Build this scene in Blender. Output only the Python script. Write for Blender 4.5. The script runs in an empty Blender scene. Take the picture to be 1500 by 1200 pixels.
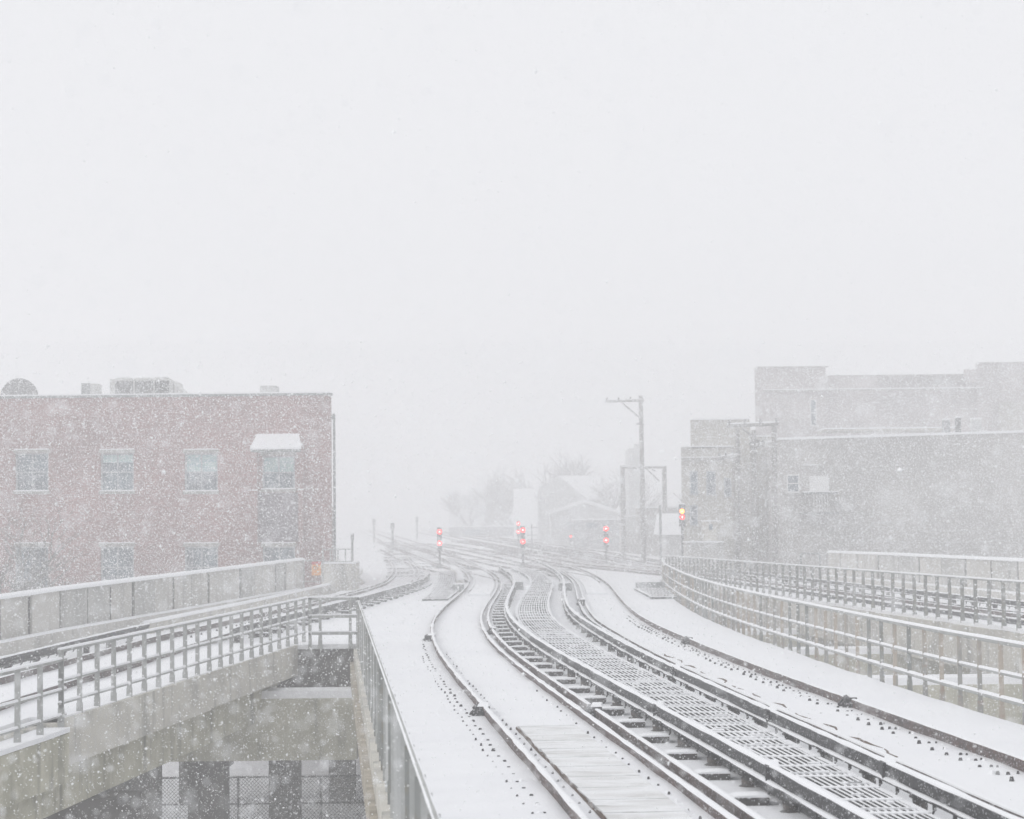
import bpy, math, random
import numpy as np
random.seed(7); rng = np.random.default_rng(11)
S = bpy.context.scene
R_ = math.radians

# ---------------------------------------------------------------- camera
FP = 3100.0; H = 2.65
ROLL = R_(.6); PITCH = math.atan(170 / FP)
Fv = np.array([0, math.cos(PITCH), math.sin(PITCH)])
R0 = np.array([1, 0, 0.]); U0 = np.array([0, -math.sin(PITCH), math.cos(PITCH)])
Rv = math.cos(ROLL) * R0 - math.sin(ROLL) * U0
Uv = math.cos(ROLL) * U0 + math.sin(ROLL) * R0
from mathutils import Matrix, Vector
cam = bpy.data.cameras.new('camera'); co = bpy.data.objects.new('camera', cam)
S.collection.objects.link(co); S.camera = co
M = Matrix.Identity(4)
for i in range(3):
    M[i][0] = Rv[i]; M[i][1] = Uv[i]; M[i][2] = -Fv[i]
M[0][3] = 0; M[1][3] = 0; M[2][3] = H
co.matrix_world = M
cam.sensor_fit = 'HORIZONTAL'; cam.sensor_width = 36; cam.lens = FP / 1500 * 36
cam.clip_start = .5; cam.clip_end = 4000
cam.dof.use_dof = True; cam.dof.focus_distance = 36; cam.dof.aperture_fstop = 3.4

# ---------------------------------------------------------------- sky and light
SUN_EL, SUN_AZ = R_(33), R_(250)
W = bpy.data.worlds.new('World'); S.world = W; W.use_nodes = True
nt = W.node_tree; nt.nodes.clear()
out = nt.nodes.new('ShaderNodeOutputWorld'); bg = nt.nodes.new('ShaderNodeBackground')
sky = nt.nodes.new('ShaderNodeTexSky'); sky.sky_type = 'NISHITA'; sky.sun_disc = False
sky.sun_elevation = SUN_EL; sky.sun_rotation = SUN_AZ
sky.air_density = 1.0; sky.dust_density = 6.0; sky.ozone_density = 1.0
hs = nt.nodes.new('ShaderNodeHueSaturation'); hs.inputs['Saturation'].default_value = .12
mx = nt.nodes.new('ShaderNodeMix'); mx.data_type = 'RGBA'
mx.inputs[0].default_value = .93                       # the closed cloud cover
mx.inputs[7].default_value = (8.30, 8.36, 8.62, 1)
nt.links.new(sky.outputs[0], hs.inputs['Color']); nt.links.new(hs.outputs[0], mx.inputs[6])
nt.links.new(mx.outputs[2], bg.inputs[0]); nt.links.new(bg.outputs[0], out.inputs[0])
bg.inputs[1].default_value = .1
sun = bpy.data.lights.new('sun', 'SUN'); sun.energy = .9; sun.angle = R_(25); sun.color = (1, .98, .95)
so = bpy.data.objects.new('sun', sun); S.collection.objects.link(so)
so.rotation_euler = (R_(90) - SUN_EL, 0, R_(-70))          # from the left and a little behind
S.view_settings.view_transform = 'Standard'; S.view_settings.look = 'None'
S.view_settings.exposure = 0.12; S.view_settings.gamma = 1
cy = S.cycles
cy.max_bounces = 8; cy.diffuse_bounces = 3; cy.glossy_bounces = 2; cy.transmission_bounces = 3
cy.volume_bounces = 5; cy.transparent_max_bounces = 8
cy.use_denoising = True; cy.denoising_prefilter = 'ACCURATE'; cy.sample_clamp_indirect = 6
HAZE = 0.0066

# ---------------------------------------------------------------- pixel -> world
def ray(u, v): return Fv + (u - 750) / FP * Rv - (v - 600) / FP * Uv
CAM = np.array([0, 0, H])
def P(u, v, z=0.):
    d = ray(u, v); return CAM + d * ((z - H) / d[2])
def D(u, v, y):
    d = ray(u, v); return CAM + d * (y / d[1])

# ---------------------------------------------------------------- materials
def mat(name, col, rough=.8, noise=None, bump=0, bscale=20, emis=None, es=0, metal=0, build=None):
    m = bpy.data.materials.new(name); m.use_nodes = True; t = m.node_tree
    b = t.nodes['Principled BSDF']; b.inputs['Roughness'].default_value = rough; b.inputs['Metallic'].default_value = metal
    b.inputs['Base Color'].default_value = (*col, 1)
    tc = t.nodes.new('ShaderNodeTexCoord')
    src = None
    if noise:                                           # list of (scale, amount, colour, (lo,hi), stretch)
        src = None
        for sc, col2, lo, hi, st in noise:
            mp = t.nodes.new('ShaderNodeMapping'); mp.inputs['Scale'].default_value = st
            nz = t.nodes.new('ShaderNodeTexNoise'); nz.inputs['Scale'].default_value = sc; nz.inputs['Detail'].default_value = 5
            rp = t.nodes.new('ShaderNodeMapRange'); rp.inputs[1].default_value = lo; rp.inputs[2].default_value = hi
            mi = t.nodes.new('ShaderNodeMix'); mi.data_type = 'RGBA'
            t.links.new(tc.outputs['Object'], mp.inputs[0]); t.links.new(mp.outputs[0], nz.inputs[0])
            t.links.new(nz.outputs[0], rp.inputs[0]); t.links.new(rp.outputs[0], mi.inputs[0])
            if src: t.links.new(src, mi.inputs[6])
            else: mi.inputs[6].default_value = (*col, 1)
            mi.inputs[7].default_value = (*col2, 1); src = mi.outputs[2]
        t.links.new(src, b.inputs['Base Color'])
    if bump:
        nz = t.nodes.new('ShaderNodeTexNoise'); nz.inputs['Scale'].default_value = bscale; nz.inputs['Detail'].default_value = 6
        bp = t.nodes.new('ShaderNodeBump'); bp.inputs['Strength'].default_value = bump; bp.inputs['Distance'].default_value = .03
        t.links.new(tc.outputs['Object'], nz.inputs[0]); t.links.new(nz.outputs[0], bp.inputs['Height'])
        t.links.new(bp.outputs[0], b.inputs['Normal'])
    if emis:
        b.inputs['Emission Color'].default_value = (*emis, 1); b.inputs['Emission Strength'].default_value = es
    if build: build(t, b, tc)
    return m
ONE = (1, 1, 1); TALL = (1, 1, .15)
SNOW = mat('snow', (.86, .87, .89), .7, [(.35, (.80, .81, .84), .45, .75, ONE), (3., (.84, .85, .87), .4, .8, ONE)], bump=.6, bscale=2.4)
SNOWCAP = mat('snow_cap', (.87, .88, .9), .7, bump=.3, bscale=14)
CONC = mat('concrete', (.56, .54, .48), .9, [(1.1, (.38, .37, .34), .45, .7, ONE), (9, (.54, .53, .50), .5, .75, ONE), (2.5, (.22, .22, .20), .56, .75, TALL)], bump=.3)
CONCOLD = mat('old_concrete', (.50, .485, .385), .9, [(.9, (.36, .35, .27), .42, .66, ONE), (3.5, (.56, .54, .45), .5, .75, ONE), (2.2, (.12, .12, .10), .55, .75, TALL)], bump=.4)
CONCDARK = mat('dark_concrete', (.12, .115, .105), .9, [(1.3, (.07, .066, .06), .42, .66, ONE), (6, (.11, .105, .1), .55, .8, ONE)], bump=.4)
PANEL = mat('panel_concrete', (.58, .565, .53), .9, [(.6, (.46, .45, .42), .4, .7, ONE), (2.2, (.34, .335, .32), .55, .8, TALL)], bump=.2)
PANELD = mat('dark_panel_concrete', (.50, .495, .47), .9, [(.6, (.37, .37, .355), .4, .7, ONE), (2.2, (.28, .28, .27), .55, .8, TALL)], bump=.2)
GALV = mat('galvanised_steel', (.38, .39, .38), .55, [(4, (.28, .29, .28), .4, .7, TALL), (14, (.45, .46, .45), .5, .8, ONE)])
GALV2 = mat('dull_galvanised_steel', (.27, .28, .27), .6, [(4, (.18, .19, .18), .4, .7, TALL), (9, (.22, .21, .17), .5, .7, ONE)])
GALV3 = mat('bright_galvanised_steel', (.50, .51, .50), .55, [(4, (.38, .39, .385), .4, .7, TALL)])
GALVD = mat('weathered_post_steel', (.19, .205, .205), .6, [(5, (.13, .14, .14), .4, .7, ONE)])
RUSTP = mat('rusty_post_steel', (.42, .37, .31), .85, [(5, (.30, .30, .285), .42, .58, TALL), (11, (.32, .21, .15), .58, .78, ONE)])
FLECK = (38, (.66, .67, .69), .605, .65, ONE)
RAILM = mat('rusty_rail_steel', (.075, .045, .04), .75, [(2.5, (.04, .032, .032), .4, .7, ONE), (17, (.14, .07, .055), .5, .8, ONE), FLECK])
RAILD = mat('dark_rail_steel', (.018, .019, .022), .6, [(2.5, (.02, .02, .023), .4, .7, ONE), (17, (.075, .07, .07), .55, .8, ONE), FLECK])
STEEL = mat('dark_steel', (.022, .023, .025), .6, [(7, (.05, .048, .046), .5, .8, ONE), FLECK])
TIEM = mat('tie_wood', (.05, .047, .045), .9, [(6, (.025, .024, .024), .4, .7, (.3, 3, 3)), FLECK], bump=.5)
INSUL = mat('insulator', (.06, .058, .056), .5, [(12, (.1, .075, .06), .5, .7, ONE), FLECK])
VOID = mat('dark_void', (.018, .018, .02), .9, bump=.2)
WOODE = mat('timber_edge', (.13, .085, .06), .9, [(12, (.06, .04, .03), .4, .7, ONE)])
BOARD = mat('snow_dusted_boards', (.80, .81, .82), .8, [(1.3, (.60, .60, .59), .44, .72, (1, 2.0, 1)), (4.5, (.42, .42, .40), .57, .78, (.5, 2.2, 1))], bump=.3, bscale=6)
def brickb(c1, c2, mortar, sc=1.0):
    def f(t, b, tc):
        sp = t.nodes.new('ShaderNodeSeparateXYZ'); cb = t.nodes.new('ShaderNodeCombineXYZ'); ad = t.nodes.new('ShaderNodeMath')
        br = t.nodes.new('ShaderNodeTexBrick'); br.inputs['Scale'].default_value = 1
        br.inputs['Brick Width'].default_value = .22 * sc; br.inputs['Row Height'].default_value = .075 * sc
        br.inputs['Mortar Size'].default_value = .008 * sc; br.inputs['Color1'].default_value = (*c1, 1); br.inputs['Color2'].default_value = (*c2, 1)
        br.inputs['Mortar'].default_value = (*mortar, 1)
        t.links.new(tc.outputs['Object'], sp.inputs[0]); t.links.new(sp.outputs[0], ad.inputs[0]); t.links.new(sp.outputs[1], ad.inputs[1])
        t.links.new(ad.outputs[0], cb.inputs[0]); t.links.new(sp.outputs[2], cb.inputs[1]); t.links.new(cb.outputs[0], br.inputs[0])
        nz = t.nodes.new('ShaderNodeTexNoise'); nz.inputs['Scale'].default_value = .22; nz.inputs['Detail'].default_value = 6
        t.links.new(tc.outputs['Object'], nz.inputs[0])
        rp = t.nodes.new('ShaderNodeMapRange'); rp.inputs[1].default_value = .35; rp.inputs[2].default_value = .7; rp.inputs[3].default_value = .75; rp.inputs[4].default_value = 1.2
        t.links.new(nz.outputs[0], rp.inputs[0])
        mu = t.nodes.new('ShaderNodeMix'); mu.data_type = 'RGBA'; mu.blend_type = 'MULTIPLY'; mu.inputs[0].default_value = 1
        t.links.new(br.outputs[0], mu.inputs[6]); t.links.new(rp.outputs[0], mu.inputs[7]); t.links.new(mu.outputs[2], b.inputs['Base Color'])
    return f
BRICK = mat('red_brick', (.2, .1, .1), .9, build=brickb((.31, .128, .118), (.23, .10, .095), (.34, .27, .255)))
BRICKG = mat('grey_brick', (.2, .2, .2), .9, build=brickb((.40, .385, .365), (.33, .32, .30), (.45, .44, .43)))
BRICKT = mat('tan_brick', (.25, .24, .2), .9, build=brickb((.47, .45, .40), (.38, .365, .32), (.5, .49, .45)))
BRICKB = mat('far_brick', (.2, .2, .2), .9, build=brickb((.46, .42, .41), (.39, .355, .35), (.5, .47, .46), 1.5))
STONE = mat('stone_trim', (.36, .35, .33), .8, [(3, (.28, .275, .26), .4, .7, ONE)])
GLASS = mat('window_glass', (.10, .16, .20), .15, [(.8, (.05, .07, .10), .4, .65, ONE)])
BLIND = mat('pale_blind', (.42, .58, .56), .7, [(1.5, (.30, .46, .50), .4, .65, (1, 1, 4))])
FRAME = mat('window_frame', (.35, .38, .40), .6)
WHITEF = mat('white_frame', (.7, .7, .69), .6)
HVACM = mat('hvac_metal', (.62, .62, .60), .5, [(2, (.33, .33, .31), .4, .7, ONE)])
ALU = mat('dish_mesh', (.22, .22, .22), .6)
SIDING = mat('pale_siding', (.55, .56, .55), .8, [(1, (.45, .46, .46), .4, .7, (.3, .3, 5))])
SIDINGD = mat('grey_siding', (.30, .31, .32), .8, [(1, (.23, .24, .25), .4, .7, (.3, .3, 5))])
ORANGE = mat('orange_sign', (.85, .36, .06), .6); REDS = mat('red_sign', (.55, .06, .05), .6); INK = mat('sign_ink', (.05, .03, .02), .7)
BARK = mat('bark', (.14, .13, .125), .9, [(5, (.06, .055, .05), .4, .7, ONE)])
TWIG = mat('snowy_twigs', (.5, .5, .5), .9)
POLEM = mat('pole_wood', (.28, .27, .26), .9, [(5, (.15, .145, .14), .4, .7, TALL)])
LRED = mat('red_lens', (.5, .005, .005), .3, emis=(1, .006, .006), es=7)
LREDC = mat('red_lens_core', (.8, .3, .3), .3, emis=(1, .30, .26), es=12)
LYEL = mat('yellow_lens', (.8, .4, .05), .3, emis=(1, .26, .02), es=6)
LYELC = mat('yellow_lens_core', (.9, .6, .2), .3, emis=(1, .5, .14), es=10)
FLAKE = mat('snow_flake', (.93, .94, .95), .8)

# ---------------------------------------------------------------- mesh helpers
class MB:
    def __init__(s): s.v = []; s.f = []
    def add(s, vs, fs):
        n = len(s.v); s.v += [tuple(float(c) for c in p) for p in vs]; s.f += [tuple(i + n for i in f) for f in fs]; return s
    def box(s, x0, x1, y0, y1, z0, z1):
        return s.add([(x0, y0, z0), (x1, y0, z0), (x1, y1, z0), (x0, y1, z0), (x0, y0, z1), (x1, y0, z1), (x1, y1, z1), (x0, y1, z1)],
                     [(0, 3, 2, 1), (4, 5, 6, 7), (0, 1, 5, 4), (1, 2, 6, 5), (2, 3, 7, 6), (3, 0, 4, 7)])
    def rbox(s, c, sx, sy, z0, z1, ang=0, top=1.):
        ca, sa = math.cos(ang), math.sin(ang); vs = []
        for z, k in ((z0, 1.), (z1, top)):
            for dx, dy in ((-1, -1), (1, -1), (1, 1), (-1, 1)):
                X, Y = dx * sx / 2 * k, dy * sy / 2 * k
                vs.append((c[0] + X * ca - Y * sa, c[1] + X * sa + Y * ca, z))
        return s.add(vs, [(0, 3, 2, 1), (4, 5, 6, 7), (0, 1, 5, 4), (1, 2, 6, 5), (2, 3, 7, 6), (3, 0, 4, 7)])
    def tube(s, a, b, r, r2=None, n=6):
        a = np.array(a, float); b = np.array(b, float); r2 = r if r2 is None else r2
        d = b - a; L = np.linalg.norm(d)
        if L < 1e-6: return s
        d /= L; h = np.array([0, 0, 1.]) if abs(d[2]) < .9 else np.array([1., 0, 0]); e = np.cross(d, h); e /= np.linalg.norm(e); g = np.cross(d, e)
        vs = [a + r * (math.cos(t) * e + math.sin(t) * g) for t in np.linspace(0, 2 * math.pi, n, False)] + \
             [b + r2 * (math.cos(t) * e + math.sin(t) * g) for t in np.linspace(0, 2 * math.pi, n, False)]
        return s.add(vs, [(i, (i + 1) % n, n + (i + 1) % n, n + i) for i in range(n)] + [tuple(range(n))[::-1], tuple(range(n, 2 * n))])
    def lathe(s, c, prof, n=12):
        vs = []; fs = []
        for r, z in prof:
            for k in range(n): vs.append((c[0] + r * math.cos(2 * math.pi * k / n), c[1] + r * math.sin(2 * math.pi * k / n), c[2] + z))
        for j in range(len(prof) - 1):
            for k in range(n): fs.append((j * n + k, j * n + (k + 1) % n, (j + 1) * n + (k + 1) % n, (j + 1) * n + k))
        fs += [tuple(range(n))[::-1], tuple(range((len(prof) - 1) * n, len(prof) * n))]
        return s.add(vs, fs)
    def sweep(s, pts, prof, jit=0):
        """pts Nx3 path, prof list of (right offset, up)"""
        pts = np.asarray(pts, float); t = np.gradient(pts, axis=0); t[:, 2] = 0
        t /= np.linalg.norm(t, axis=1)[:, None]; nr = np.stack([t[:, 1], -t[:, 0], 0 * t[:, 0]], 1)
        n = len(prof); vs = []; fs = []
        for i, p in enumerate(pts):
            j = 1 + (random.uniform(-jit, jit) if jit else 0)
            for a, b in prof: vs.append(p + nr[i] * a * j + np.array([0, 0, b * j]))
        for i in range(len(pts) - 1):
            for k in range(n): fs.append((i * n + k, i * n + (k + 1) % n, (i + 1) * n + (k + 1) % n, (i + 1) * n + k))
        fs += [tuple(range(n))[::-1], tuple(range((len(pts) - 1) * n, len(pts) * n))]
        return s.add(vs, fs)
    def prism(s, poly, y0, y1):
        n = len(poly); vs = [(x, y0, z) for x, z in poly] + [(x, y1, z) for x, z in poly]
        return s.add(vs, [tuple(range(n)), tuple(range(n, 2 * n))[::-1]] + [(i, i + n, (i + 1) % n + n, (i + 1) % n) for i in range(n)])
    def wall(s, x0, x1, z0, z1, y, th, holes):
        xs = sorted({x0, x1, *[h[0] for h in holes], *[h[1] for h in holes]}); zs = sorted({z0, z1, *[h[2] for h in holes], *[h[3] for h in holes]})
        xs = [x for x in xs if x0 <= x <= x1]; zs = [z for z in zs if z0 <= z <= z1]
        def solid(i, j):
            if i < 0 or j < 0 or i >= len(xs) - 1 or j >= len(zs) - 1: return None
            cx, cz = (xs[i] + xs[i + 1]) / 2, (zs[j] + zs[j + 1]) / 2
            return not any(h[0] < cx < h[1] and h[2] < cz < h[3] for h in holes)
        for i in range(len(xs) - 1):
            for j in range(len(zs) - 1):
                if not solid(i, j): continue
                a, b, c, d = xs[i], xs[i + 1], zs[j], zs[j + 1]
                s.add([(a, y, c), (b, y, c), (b, y, d), (a, y, d)], [(0, 1, 2, 3)]); s.add([(a, y + th, c), (b, y + th, c), (b, y + th, d), (a, y + th, d)], [(3, 2, 1, 0)])
                for (di, dj, q) in ((-1, 0, [(a, c), (a, d)]), (1, 0, [(b, d), (b, c)]), (0, -1, [(b, c), (a, c)]), (0, 1, [(a, d), (b, d)])):
                    if not solid(i + di, j + dj):
                        (px, pz), (qx, qz) = q
                        s.add([(px, y, pz), (px, y + th, pz), (qx, y + th, qz), (qx, y, qz)], [(0, 1, 2, 3)])
        return s
    def build(s, name, m, parent=None, smooth=False, **kw):
        off = wloc(parent) if parent else np.zeros(3)
        me = bpy.data.meshes.new(name); vs = np.array(s.v) - off
        me.from_pydata([tuple(p) for p in vs], [], s.f); me.materials.append(m)
        if smooth:
            for p in me.polygons: p.use_smooth = True
        o = bpy.data.objects.new(name, me); S.collection.objects.link(o)
        if parent: o.parent = parent
        for k, val in kw.items(): o[k] = val
        return o
def wloc(o):
    l = np.zeros(3)
    while o: l += np.array(o.location); o = o.parent
    return l
def thing(name, loc, label, cat, group=None):
    o = bpy.data.objects.new(name, None); o.location = tuple(float(c) for c in loc); S.collection.objects.link(o)
    o['label'] = label; o['category'] = cat
    if group: o['group'] = group
    return o
def tag(o, label, cat, group=None):
    o['label'] = label; o['category'] = cat
    if group: o['group'] = group
    return o
def dup(o, dx, dy, dz=0, parent=None):
    c = o.copy(); S.collection.objects.link(c); c.parent = parent if parent else o.parent
    c.location = (o.location[0] + dx, o.location[1] + dy, o.location[2] + dz); return c

# ---------------------------------------------------------------- traced curves on the deck
def curve(pts, z, extra=()):
    w = [P(u, v, z) for u, v in pts]; w = [(p[1], p[0]) for p in w] + list(extra)
    w.sort(); Y = np.array([a for a, b in w]); X = np.array([b for a, b in w])
    g = np.concatenate([np.arange(5, 120, .5), np.arange(120, 420, 1.)])
    raw = np.interp(g, Y, X)
    s0 = (np.interp(Y[0] + 4, Y, X) - X[0]) / 4; s1 = (X[-1] - np.interp(Y[-1] - 12, Y, X)) / 12
    raw = np.where(g < Y[0], X[0] + (g - Y[0]) * s0, raw); raw = np.where(g > Y[-1], X[-1] + (g - Y[-1]) * s1, raw)
    sm = np.empty_like(raw)
    for it in range(2):
        for i, y in enumerate(g):
            w_ = 3.0 + .030 * y; k = np.exp(-((g - y) / w_) ** 2)
            # linear local fit keeps the ends honest
            mY = (k * g).sum() / k.sum(); mX = (k * raw).sum() / k.sum(); sl = (k * (g - mY) * (raw - mX)).sum() / ((k * (g - mY) ** 2).sum() + 1e-9)
            sm[i] = mX + sl * (y - mY)
        raw = sm.copy()
    return lambda y, g=g, sm=sm: np.interp(y, g, sm)
cA = curve([(857,1200),(817,1155),(783,1115),(750,1081),(733,1062),(708,1033),(691,1013),(675,995),(653,971),(639,951),(630,927),(632,907),(644,893),(655,883),(669,873),(684,860),(689,847),(680,836),(667,828)], .12,
           [(155, -5.0), (200, -9.2), (260, -15.5), (330, -23)])
cG = curve([(1375,1200),(1333,1178),(1250,1133),(1125,1073),(1017,1015),(947,984),(907,965),(880,952),(840,929),(813,913),(803,897),(801,884),(809,860),(811,852),(800,841),(773,832)], .15)
cB = curve([(1500,1115),(1417,1087),(1350,1062),(1267,1032),(1190,1007),(1140,987),(1090,970),(1040,950),(990,928),(940,907),(917,885),(905,872),(897,860),(885,849),(867,840),(851,833),(827,825)], .10,
           [(165, 2.0), (189, -.2), (240, -5.4), (300, -12)])
cL = curve([(38,1023),(80,1008),(133,995),(213,973),(270,955),(370,928),(453,905),(532,884),(560,875),(600,863),(620,857),(628,847),(627,839),(619,828),(603,821)], .1,
           [(191, -9.0), (240, -13.2), (330, -22)])
cR = curve([], 0, [(42, 13.9), (50, 13.0), (62, 11.8), (80, 10.5), (92, 9.8), (109, 8.9), (127, 8.2), (142, 7.3), (160, 5.5), (201, 1.4), (258, -5.0), (330, -13.5)])
cE = curve([(1500,1062),(1367,1025),(1190,963),(1107,937),(1023,902),(990,880)], 0, [(84, 5.95), (92, 6.3), (101, 7.0)])     # right deck edge
cRail = lambda y: .58 - .0853 * np.asarray(y, float)                                                                       # left deck edge
cLR = lambda y: np.interp(y, [20, 31, 50, 60], [-8.0, -6.8, -4.83, -3.8])                                                 # left ramp edge
cLW = lambda y: np.interp(y, [20, 48, 82, 100], [-13.1, -10.95, -8.45, -7.1])                                             # left ramp wall
cRR = lambda y: np.interp(y, [40, 48.8, 80, 90, 101, 110], [12.7, 11.75, 8.6, 7.95, 7.15, 6.8])                           # right ramp railing
cRW = lambda y: np.interp(y, [42, 52, 64.6, 91, 110], [17.6, 16.6, 15.6, 13.45, 12.0])
zL = lambda y: np.interp(y, [20, 31, 50, 70], [-.22, -.12, .02, 0.]) + np.maximum(0, np.asarray(y, float) - 138) * .0108
zR = lambda y: np.interp(y, [40, 80, 105, 130], [.15, .13, .05, 0.]) + np.maximum(0, np.asarray(y, float) - 138) * .0108
zero = lambda y: np.maximum(0, np.asarray(y, float) - 138) * .0108        # the line climbs beyond the junction

def ygrid(y0, y1, lo=.55):
    ys = [y0]
    while ys[-1] < y1: ys.append(ys[-1] + max(lo, ys[-1] * .012))
    ys[-1] = y1; return np.array(ys)
def path(fn, y0, y1, off=0, z=0, zf=zero, lo=.55):
    ys = ygrid(y0, y1, lo); X = np.asarray(fn(ys), float); s = np.gradient(X, ys); n = np.sqrt(1 + s * s)
    return np.stack([X + off / n, ys - off * s / n, zf(ys) + z], 1)
def at(fn, y, off=0, z=0, zf=zero):
    s = (fn(y + .5) - fn(y - .5)); n = math.sqrt(1 + s * s)
    return np.array([fn(y) + off / n, y - off * s / n, float(zf(y)) + z]), -math.atan(s)

RAILP = [(-.062, -.035), (.062, -.035), (.062, -.02), (.014, -.005), (.014, .105), (.036, .115), (.036, .15), (-.036, .15), (-.036, .115), (-.014, .105), (-.014, -.005), (-.062, -.02)]
THIRDP = [(-.075, 0), (.075, 0), (.075, .022), (.014, .04), (.014, .10), (.045, .115), (.045, .165), (-.045, .165), (-.045, .115), (-.014, .10), (-.014, .04), (-.075, .022)]
def halfround(w, h, base=0): return [(-w, base), (w, base), (w * .85, base + h * .6), (w * .35, base + h), (-w * .35, base + h), (-w * .85, base + h * .6)]

# ---------------------------------------------------------------- ground and decks
g = MB().box(-900, 900, -60, 1500, -6.6, -6.0).build('ground', SNOW, kind='structure')
def sheet(name, xl, xr, ys, zf, thick, m, ncol=24, amp=.012, **kw):
    b = MB(); n = ncol + 1
    vs = []
    for y in ys:
        a, c = float(xl(y)), float(xr(y))
        for k in range(n):
            x = a + (c - a) * k / ncol
            vs.append((x, y, float(zf(y)) + amp * math.sin(x * 2.1 + math.sin(y * .7) * 2) * math.sin(y * 1.3 + x * .8) + random.uniform(-.15, .15) * amp))
    N = len(vs); fs = [(i * n + k, i * n + k + 1, (i + 1) * n + k + 1, (i + 1) * n + k) for i in range(len(ys) - 1) for k in range(ncol)]
    low = [(x, y, z - thick) for x, y, z in vs]
    fs += [tuple(reversed([q + N for q in f])) for f in list(fs)]
    r = len(ys) - 1
    fs += [(k, k + N, k + 1 + N, k + 1) for k in range(ncol)] + [(r * n + k + 1, r * n + k + 1 + N, r * n + k + N, r * n + k) for k in range(ncol)]
    fs += [((i + 1) * n, (i + 1) * n + N, i * n + N, i * n) for i in range(r)] + [(i * n + ncol, i * n + ncol + N, (i + 1) * n + ncol + N, (i + 1) * n + ncol) for i in range(r)]
    b.add(vs + low, fs); return b.build(name, m, smooth=False, **kw)
K = dict(kind='structure')
YG = 48.3                                                              # where the left ramp joins the main deck
dl = lambda y: np.where(np.asarray(y) < YG, cRail(y) + .03, np.interp(y, [48.3, 60, 82, 84, 110, 160, 220, 420], [-10.9, -10.1, -8.5, -7.5, -7.0, -12, -19, -45]))
dr = lambda y: np.interp(y, [20, 84, 101, 106, 150, 220, 420], [0, 0, 0, 12, 13, 12, 6]) * (np.asarray(y) > 101) + np.where(np.asarray(y) <= 101, cE(y) + .02, 0)
sheet('snow_on_main_deck', lambda y: cRail(y) + .03, lambda y: cE(y) - .03, np.linspace(4, YG, 75), zero, .10, SNOW, 40, **K)
sheet('snow_on_junction_deck', lambda y: np.interp(y, [48.3, 60, 82, 84, 102], [-10.9, -10.1, -8.5, -7.3, -6.9]), lambda y: cE(y) - .03, np.linspace(YG - .02, 101, 90), zero, .10, SNOW, 50, **K)
sheet('snow_on_far_deck', lambda y: np.interp(y, [101, 160, 220, 420], [-7.0, -13, -20, -46]), lambda y: np.interp(y, [101, 150, 175, 200, 250, 420], [12.3, 11.8, 8.6, 4.9, .6, -16]), np.linspace(100.98, 420, 90), zero, .10, SNOW, 50, **K)
def slab(name, xl, xr, y0, y1, zf, z0, z1, m, n=40, **kw):
    b = MB(); ys = np.linspace(y0, y1, n)
    vs = []
    for y in ys:
        a, c, z = float(xl(y)), float(xr(y)), float(zf(y)); vs += [(a, y, z + z0), (c, y, z + z0), (c, y, z + z1), (a, y, z + z1)]
    fs = [(0, 1, 2, 3), tuple(4 * (n - 1) + q for q in (3, 2, 1, 0))]
    for i in range(n - 1):
        for k in range(4): fs.append((4 * i + k, 4 * i + 4 + k, 4 * i + 4 + (k + 1) % 4, 4 * i + (k + 1) % 4))
    return b.add(vs, fs).build(name, m, **kw)
slab('main_deck', lambda y: cRail(y) - .119, lambda y: cE(y) + .06, 4, YG, zero, -.8, -.102, CONC, **K)
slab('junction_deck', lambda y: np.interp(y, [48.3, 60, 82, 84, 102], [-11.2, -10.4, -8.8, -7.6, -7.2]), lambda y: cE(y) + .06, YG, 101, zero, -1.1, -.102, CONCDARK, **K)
slab('far_deck', lambda y: np.interp(y, [101, 160, 220, 420], [-7.2, -13.2, -20.2, -46.2]), lambda y: np.interp(y, [101, 150, 175, 200, 250, 420], [12.5, 12, 8.8, 5.1, .8, -15.8]), 101, 420, zero, -1.1, -.102, CONC, **K)
# ledge outside the main deck's left railing
slab('deck_ledge', lambda y: cRail(y) - .20, lambda y: cRail(y) - .121, 4, YG, zero, -.8, -.40, mat('ledge_concrete', (.44, .40, .33), .9, [(3, (.26, .23, .18), .4, .7, ONE)]), **K)
slab('snow_on_ledge', lambda y: cRail(y) - .118, lambda y: cRail(y) + .03, 4, YG - .1, zero, -.3, -.19, SNOW, n=80, **K)
# left ramp: near part steps down
slab('ramp_fascia', lambda y: cLR(y) - .30, lambda y: cLR(y) + .10, 31.6, 40.2, zL, -.72, -.02, CONC, **K)
slab('ramp_fascia_far', lambda y: cLR(y) - .30, lambda y: cLR(y) + .085, 40.24, YG + 1.2, zL, -.70, -.02, CONC, **K)
slab('ramp_fascia_near', lambda y: cLR(y) - .45, lambda y: cLR(y) + .12, 18, 31.6, zL, -.95, -.24, CONCOLD, **K)
slab('ramp_girder', lambda y: cLR(y) - .9, lambda y: cLR(y) - .28, 18, YG - .5, zL, -1.5, -.74, CONCOLD, **K)
slab('ramp_slab', lambda y: cLW(y) - .2, lambda y: cLR(y) - .305, 18, YG, zL, -.9, -.13, CONC, **K)
sheet('snow_on_left_ramp', cLW, lambda y: cLR(y) + .04, np.arange(31.6, YG + .01, .55), zL, .09, SNOW, 20, **K)
sheet('snow_on_left_ramp_near', cLW, lambda y: cLR(y) - .46, np.linspace(18, 31.6, 25), zL, .09, SNOW, 20, **K)
sheet('snow_on_ramp_edge_near', lambda y: cLR(y) - .45, lambda y: cLR(y) + .14, np.linspace(18, 31.58, 25), lambda y: zL(y) - .16, .07, SNOW, 4, **K)
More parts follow.
